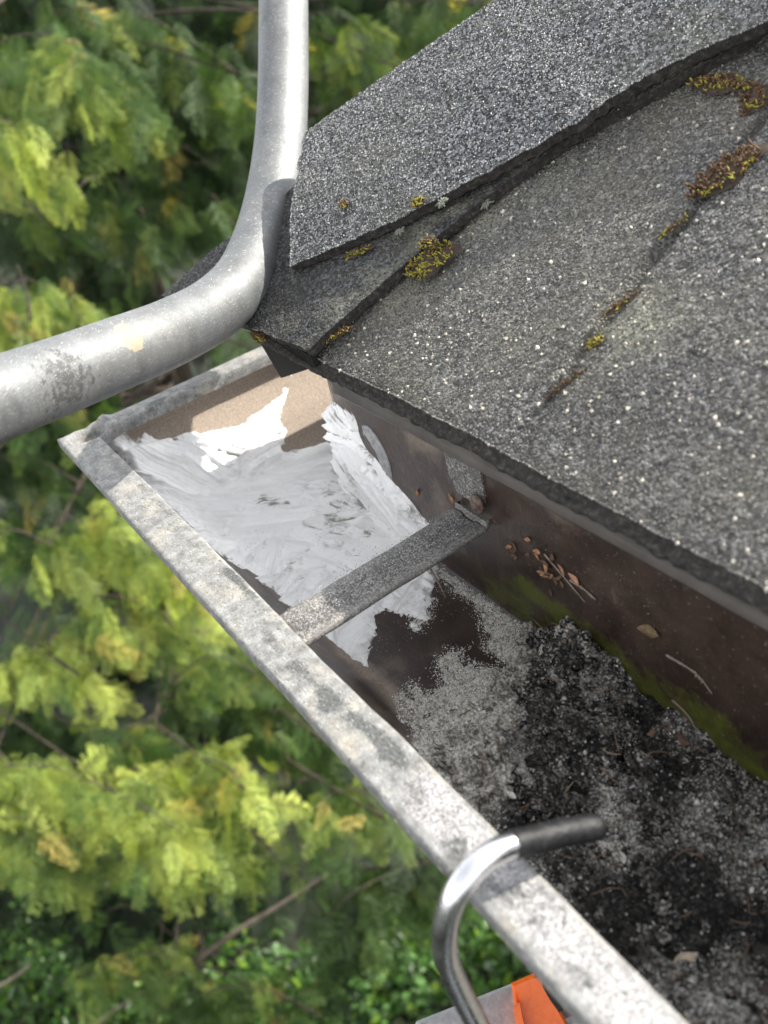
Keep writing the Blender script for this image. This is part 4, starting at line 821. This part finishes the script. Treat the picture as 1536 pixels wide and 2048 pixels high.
# boughs seen in the photo: points (px, py), depth, hanging length in cm, colour mix (0 dark green .. 1 yellow), density
BG = [
 ([(-60, 1540), (80, 1530), (200, 1570), (330, 1640), (400, 1700)], 215, 15, .85, 1.5), ([(-60, 1640), (60, 1640), (170, 1700)], 222, 14, .7, 1.2),
 ([(300, 1560), (370, 1515), (450, 1530), (490, 1580)], 218, 13, .85, 1.3), ([(420, 1660), (480, 1650), (540, 1700)], 224, 12, .7, 1.2),
 ([(610, 1640), (660, 1590), (720, 1580), (770, 1640)], 222, 12, .6, 1.3), ([(180, 1480), (270, 1450), (350, 1470)], 230, 10, .6, 1.2),
 ([(-40, 1330), (60, 1300), (160, 1350)], 228, 12, .85, 1.3), ([(130, 1240), (220, 1190), (320, 1230), (380, 1290)], 232, 13, .75, 1.3),
 ([(100, 1090), (200, 1030), (300, 1060), (400, 1150)], 226, 13, .85, 1.4), ([(-60, 1110), (20, 1060), (100, 1090)], 236, 12, .45, 1.1),
 ([(330, 1370), (430, 1310), (540, 1370), (600, 1450)], 238, 14, .55, 1.4), ([(480, 1450), (560, 1420), (660, 1490)], 236, 13, .45, 1.2),
 ([(-60, 950), (40, 910), (150, 960), (210, 1010)], 244, 12, .35, 1.2), ([(-80, 130), (40, 70), (150, 90), (240, 170)], 226, 16, .65, 1.6), ([(-60, 260), (10, 240), (70, 310)], 220, 14, .8, 1.2),
 ([(100, 20), (250, 20), (380, 80), (480, 150)], 240, 15, .45, 1.6), ([(230, 220), (320, 180), (420, 230), (500, 260)], 252, 14, .3, 1.4), ([(150, 400), (230, 360), (290, 430)], 245, 14, .5, 1.2),
 ([(250, 330), (330, 280), (430, 330)], 255, 13, .3, 1.2), ([(340, 420), (410, 380), (470, 450)], 250, 13, .4, 1.1), ([(-60, 640), (30, 560), (120, 590), (180, 660)], 232, 12, .75, 1.3),
 ([(590, 30), (680, 30), (770, 100), (830, 150)], 252, 13, .6, 1.5), ([(620, 130), (700, 130), (780, 190)], 256, 13, .5, 1.2), ([(780, -10), (880, 0), (1000, 10)], 262, 13, .45, 1.4), ([(620, 230), (680, 210), (730, 230)], 262, 12, .45, 1.),
 ([(160, 1960), (260, 1910), (350, 1910)], 245, 11, .7, 1.2), ([(300, 2040), (400, 1985), (520, 1975), (640, 2030)], 250, 12, .45, 1.5), ([(640, 1860), (700, 1790), (800, 1740), (880, 1720)], 255, 18, .3, 1.8), ([(600, 1730), (660, 1700), (720, 1720)], 262, 12, .2, 1.),
 ([(-40, 1440), (60, 1420), (150, 1450)], 250, 13, .25, 1.2), ([(240, 850), (330, 820), (470, 780), (540, 740)], 250, 14, .55, 1.2), ([(440, 700), (520, 690), (600, 730)], 255, 12, .5, 1.), ([(0, 780), (90, 760), (180, 810)], 240, 12, .5, 1.),
 ([(100, -60), (260, -50), (400, -10), (520, 20)], 275, 15, .2, 1.8), ([(-80, -60), (60, -70), (200, -40)], 265, 15, .25, 1.6), ([(300, -120), (500, -100), (700, -60), (900, -60)], 285, 15, .15, 1.8), ([(60, 520), (130, 480), (200, 520)], 255, 13, .25, 1.2), ([(-40, 420), (40, 400), (110, 450)], 248, 14, .3, 1.2), ([(560, 1600), (600, 1560), (650, 1570)], 245, 12, .35, 1.), ([(440, 1220), (500, 1260), (540, 1330)], 250, 12, .3, 1.2),
]
trees = []
specs = [((150, 700, 470), 'cedar with yellowed drooping sprays filling the left side below the metal tube'), ((560, 1350, 470), 'bright green cedar whose sprays hang just beyond the white gutter lip'), ((760, 50, 480), 'dark shaded cedar behind the tube at the top of the picture')]
for s, l in specs:
    p = at(*s); trees.append(dict(x=p[0], y=p[1], P=[], A=[], N=[], S=[], C=[], limbs=[], label=l))
def add_bough(pts, hang, cm_, dens, fillc=None, spread=9.):
    P = spline(pts, 30); mid = P[15]; T = min(trees, key=lambda t: math.hypot(t['x']-mid[0], t['y']-mid[1]))
    tr = np.array([T['x'], T['y'], min(5, P[0][2]-10+rng.uniform(-20, 25))])
    s0, s1 = (P[0], P[-1]) if np.linalg.norm(P[0]-tr) < np.linalg.norm(P[-1]-tr) else (P[-1], P[0])
    path = P if s0 is P[0] else P[::-1]
    lim = np.concatenate([tr+(s0-tr)*np.linspace(0, 1, 12)[:-1, None]+np.array([0, 0, 1.])*(np.sin(np.linspace(0, np.pi, 12))[:-1, None]*5), path[::2]]); T['limbs'].append((lim, np.concatenate([np.linspace(.9, .3, 11), np.linspace(.3, .12, len(lim)-11)])))
    seg = np.linalg.norm(np.diff(P, axis=0), axis=1).sum(); n = int(seg*dens*1.9)+8
    view = mid-CPOS; view /= np.linalg.norm(view)
    for i in range(n):
        t = rng.random(); p = P[min(29, int(t*29.99))]+rng.normal(0, 1, 3)*np.array([3.5, 3.5, 2.5]); p[2] -= rng.random()*hang*.75
        d = np.array([rng.normal(0, .45), rng.normal(0, .45), -rng.uniform(.35, 1.1)])-view*rng.uniform(0, .55); nr_ = -view+rng.normal(0, .55, 3)+np.array([0, 0, .5])
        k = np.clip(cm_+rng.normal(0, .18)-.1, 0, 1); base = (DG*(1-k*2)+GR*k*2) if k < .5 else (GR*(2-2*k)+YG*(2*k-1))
        if rng.random() < .05*cm_: base = OY
        T['P'].append(p); T['A'].append(d); T['N'].append(nr_); T['S'].append(rng.uniform(.7, 1.25)*hang*.8); T['C'].append(base*rng.uniform(.75, 1.2))
for pts, dep, hang, cm_, dens in BG: add_bough([at(u, v, dep+rng.uniform(-6, 6)) for u, v in pts], hang, cm_, dens*1.0)
for k in range(135):                                  # inner boughs further back, shade of the gaps painted into their green
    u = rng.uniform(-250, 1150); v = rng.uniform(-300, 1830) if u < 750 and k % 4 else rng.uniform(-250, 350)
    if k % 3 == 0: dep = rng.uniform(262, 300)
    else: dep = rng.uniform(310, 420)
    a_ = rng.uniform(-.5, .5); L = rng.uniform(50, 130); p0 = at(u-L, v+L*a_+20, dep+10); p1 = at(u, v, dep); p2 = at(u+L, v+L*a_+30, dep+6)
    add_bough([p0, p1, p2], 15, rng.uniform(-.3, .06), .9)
for T in trees:
    r_ = thing('cedar_tree', T['label'], 'tree', (T['x'], T['y'], GZ), 'cedars beyond the gutter')
    zt = 10.; zs = np.linspace(GZ-5, zt, 40); C = np.stack([T['x']+4*np.sin(zs*.01), T['y']+3*np.cos(zs*.013), zs], 1)
    parts = [tube(C, np.linspace(13, 3, 40), 14)]+[tube(l, r2, 6, False) for l, r2 in T['limbs']]
    V, F = merge(parts); mesh('trunk', V, F, MAT['bark'], r_)
    # crown above and around, out of view but there
    for k in range(160):
        z = rng.uniform(-200, 20); rr_ = (60-z)*.5*rng.uniform(.6, 1); a_ = rng.uniform(0, 6.28); p = np.array([T['x']+rr_*math.cos(a_), T['y']+rr_*math.sin(a_), z])
        q_ = RM@(p-CPOS)
        if q_[2] > 0 and abs(q_[0]/q_[2]) < .52 and abs(q_[1]/q_[2]) < .68 and q_[2] < 300: continue
        if math.hypot(p[0]-CPOS[0], p[1]-CPOS[1]) < 150 or p[0] > -60: continue
        T['P'].append(p); T['A'].append(np.array([math.cos(a_), math.sin(a_), -.8])); T['N'].append(np.array([math.cos(a_), math.sin(a_), 1.])); T['S'].append(30.); T['C'].append(GR)
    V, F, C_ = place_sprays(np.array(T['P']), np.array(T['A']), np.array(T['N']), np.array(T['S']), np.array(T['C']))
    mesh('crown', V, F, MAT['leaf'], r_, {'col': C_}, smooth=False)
    print('tree sprays', len(T['P']), len(F))
# broad-leaved shrubs
def shrub(center, rad, hgt, n, label, lw=2.6):
    c = np.array(center, float); r_ = thing('leafy_shrub', label, 'shrub', (c[0], c[1], GZ), 'glossy shrubs below the cedars')
    L = np.array([(0, 0, 0), (.3, .2, .03), (.3, -.2, .03), (.65, .22, .04), (.65, -.22, .04), (1, 0, -.08), (.3, 0, -.02), (.65, 0, -.02)]); LF = [[0, 6, 1], [0, 2, 6], [6, 7, 3, 1], [2, 4, 7, 6], [7, 5, 3], [4, 5, 7]]
    LF = np.array([[0, 6, 1], [0, 2, 6], [6, 7, 3], [6, 3, 1], [2, 4, 7], [2, 7, 6], [7, 5, 3], [4, 5, 7]])
    d = rng.normal(size=(n, 3)); d[:, 2] = np.abs(d[:, 2]); d /= np.linalg.norm(d, axis=1)[:, None]; R_ = rng.uniform(.55, 1, n)[:, None]*(1+.25*fbm(d*2.5, 1, 3, 3))[:, None]
    P = c+d*R_*np.array([rad, rad, hgt]); P[:, 2] = np.maximum(P[:, 2], GZ+3)
    ax = d+rng.normal(0, .7, (n, 3)); ax /= np.linalg.norm(ax, axis=1)[:, None]; nr_ = np.array([0, 0, 1.])+d*.5+rng.normal(0, .35, (n, 3)); nr_ -= ax*(ax*nr_).sum(1)[:, None]; nr_ /= np.linalg.norm(nr_, axis=1)[:, None]; b = np.cross(nr_, ax)
    s = rng.uniform(.7, 1.3, n)*lw*1.6; V = (L[None, :, 0:1]*ax[:, None]+L[None, :, 1:2]*b[:, None]*1.1+L[None, :, 2:3]*nr_[:, None])*s[:, None, None]+P[:, None]
    F = (LF[None]+(np.arange(n)*8)[:, None, None]).reshape(-1, 3); col = np.array((.042, .095, .02))*rng.uniform(.5, 1.9, (n, 1))*np.array([1, 1, 1]); y_ = rng.random(n) < .12; col[y_] = (.16, .26, .03)
    mesh('foliage', V.reshape(-1, 3), F, MAT['gloss'], r_, {'col': np.repeat(col, 8, axis=0)})
    parts = []
    for k in range(14):
        e = P[rng.integers(n)]; parts.append(tube(spline([(c[0], c[1], GZ-2), (c[0]*.5+e[0]*.5, c[1]*.5+e[1]*.5, GZ+hgt*.3), tuple(e)], 10), np.linspace(.8, .25, 10), 6))
    V, F = merge(parts); mesh('stem', V, F, MAT['bark'], r_)
def gnd(u, v, z): return on(u, v, (0, 0, 1), z)
for (u, v, zc, rad, hg, n, l) in [(40, 2010, -290, 42, 45, 2600, 'glossy small leaved shrub in the bottom left corner'), (900, 1960, -290, 45, 40, 2800, 'glossy dark green shrub below the gutter left of the steel hook'), (560, 2080, -292, 40, 30, 1800, 'low leafy shrub at the bottom edge between the others'), (-60, 1820, -290, 40, 50, 1800, 'leafy shrub at the left edge below the yellow cedar sprays'), (330, 1850, -296, 45, 22, 1300, 'low shaded shrub in the dark gap under the cedar')]:
    p = gnd(u, v, zc+hg*.5); shrub((p[0], p[1], GZ+3), rad, hg, n, l)
def stick(pp, r, label, col='twig', nodes=0): return twig([at(*q_) for q_ in pp], r, label, 'bare_branch', 'branch', col, nodes)
stick([(405, 1915, 262), (470, 1865, 258), (560, 1810, 254), (655, 1748, 250)], .8, 'straight pale bare branch crossing the dark gap at the bottom')
stick([(160, 2075, 262), (230, 2020, 260), (300, 1978, 258)], .6, 'short grey bare branch near the bottom left edge')
stick([(250, 1960, 255), (340, 1945, 255), (400, 1915, 256), (400, 1860, 258)], .8, 'brown knobbly branch just above the yellow sprays at the bottom', 'bark', 5)
stick([(-30, 1985, 250), (20, 1960, 250), (60, 1930, 250)], .5, 'grey stick at the left edge among the glossy leaves')
stick([(60, 640, 222), (55, 590, 222), (35, 530, 222)], .35, 'upright orange brown bare shoot above the cedar at the left', 'bark', 6)
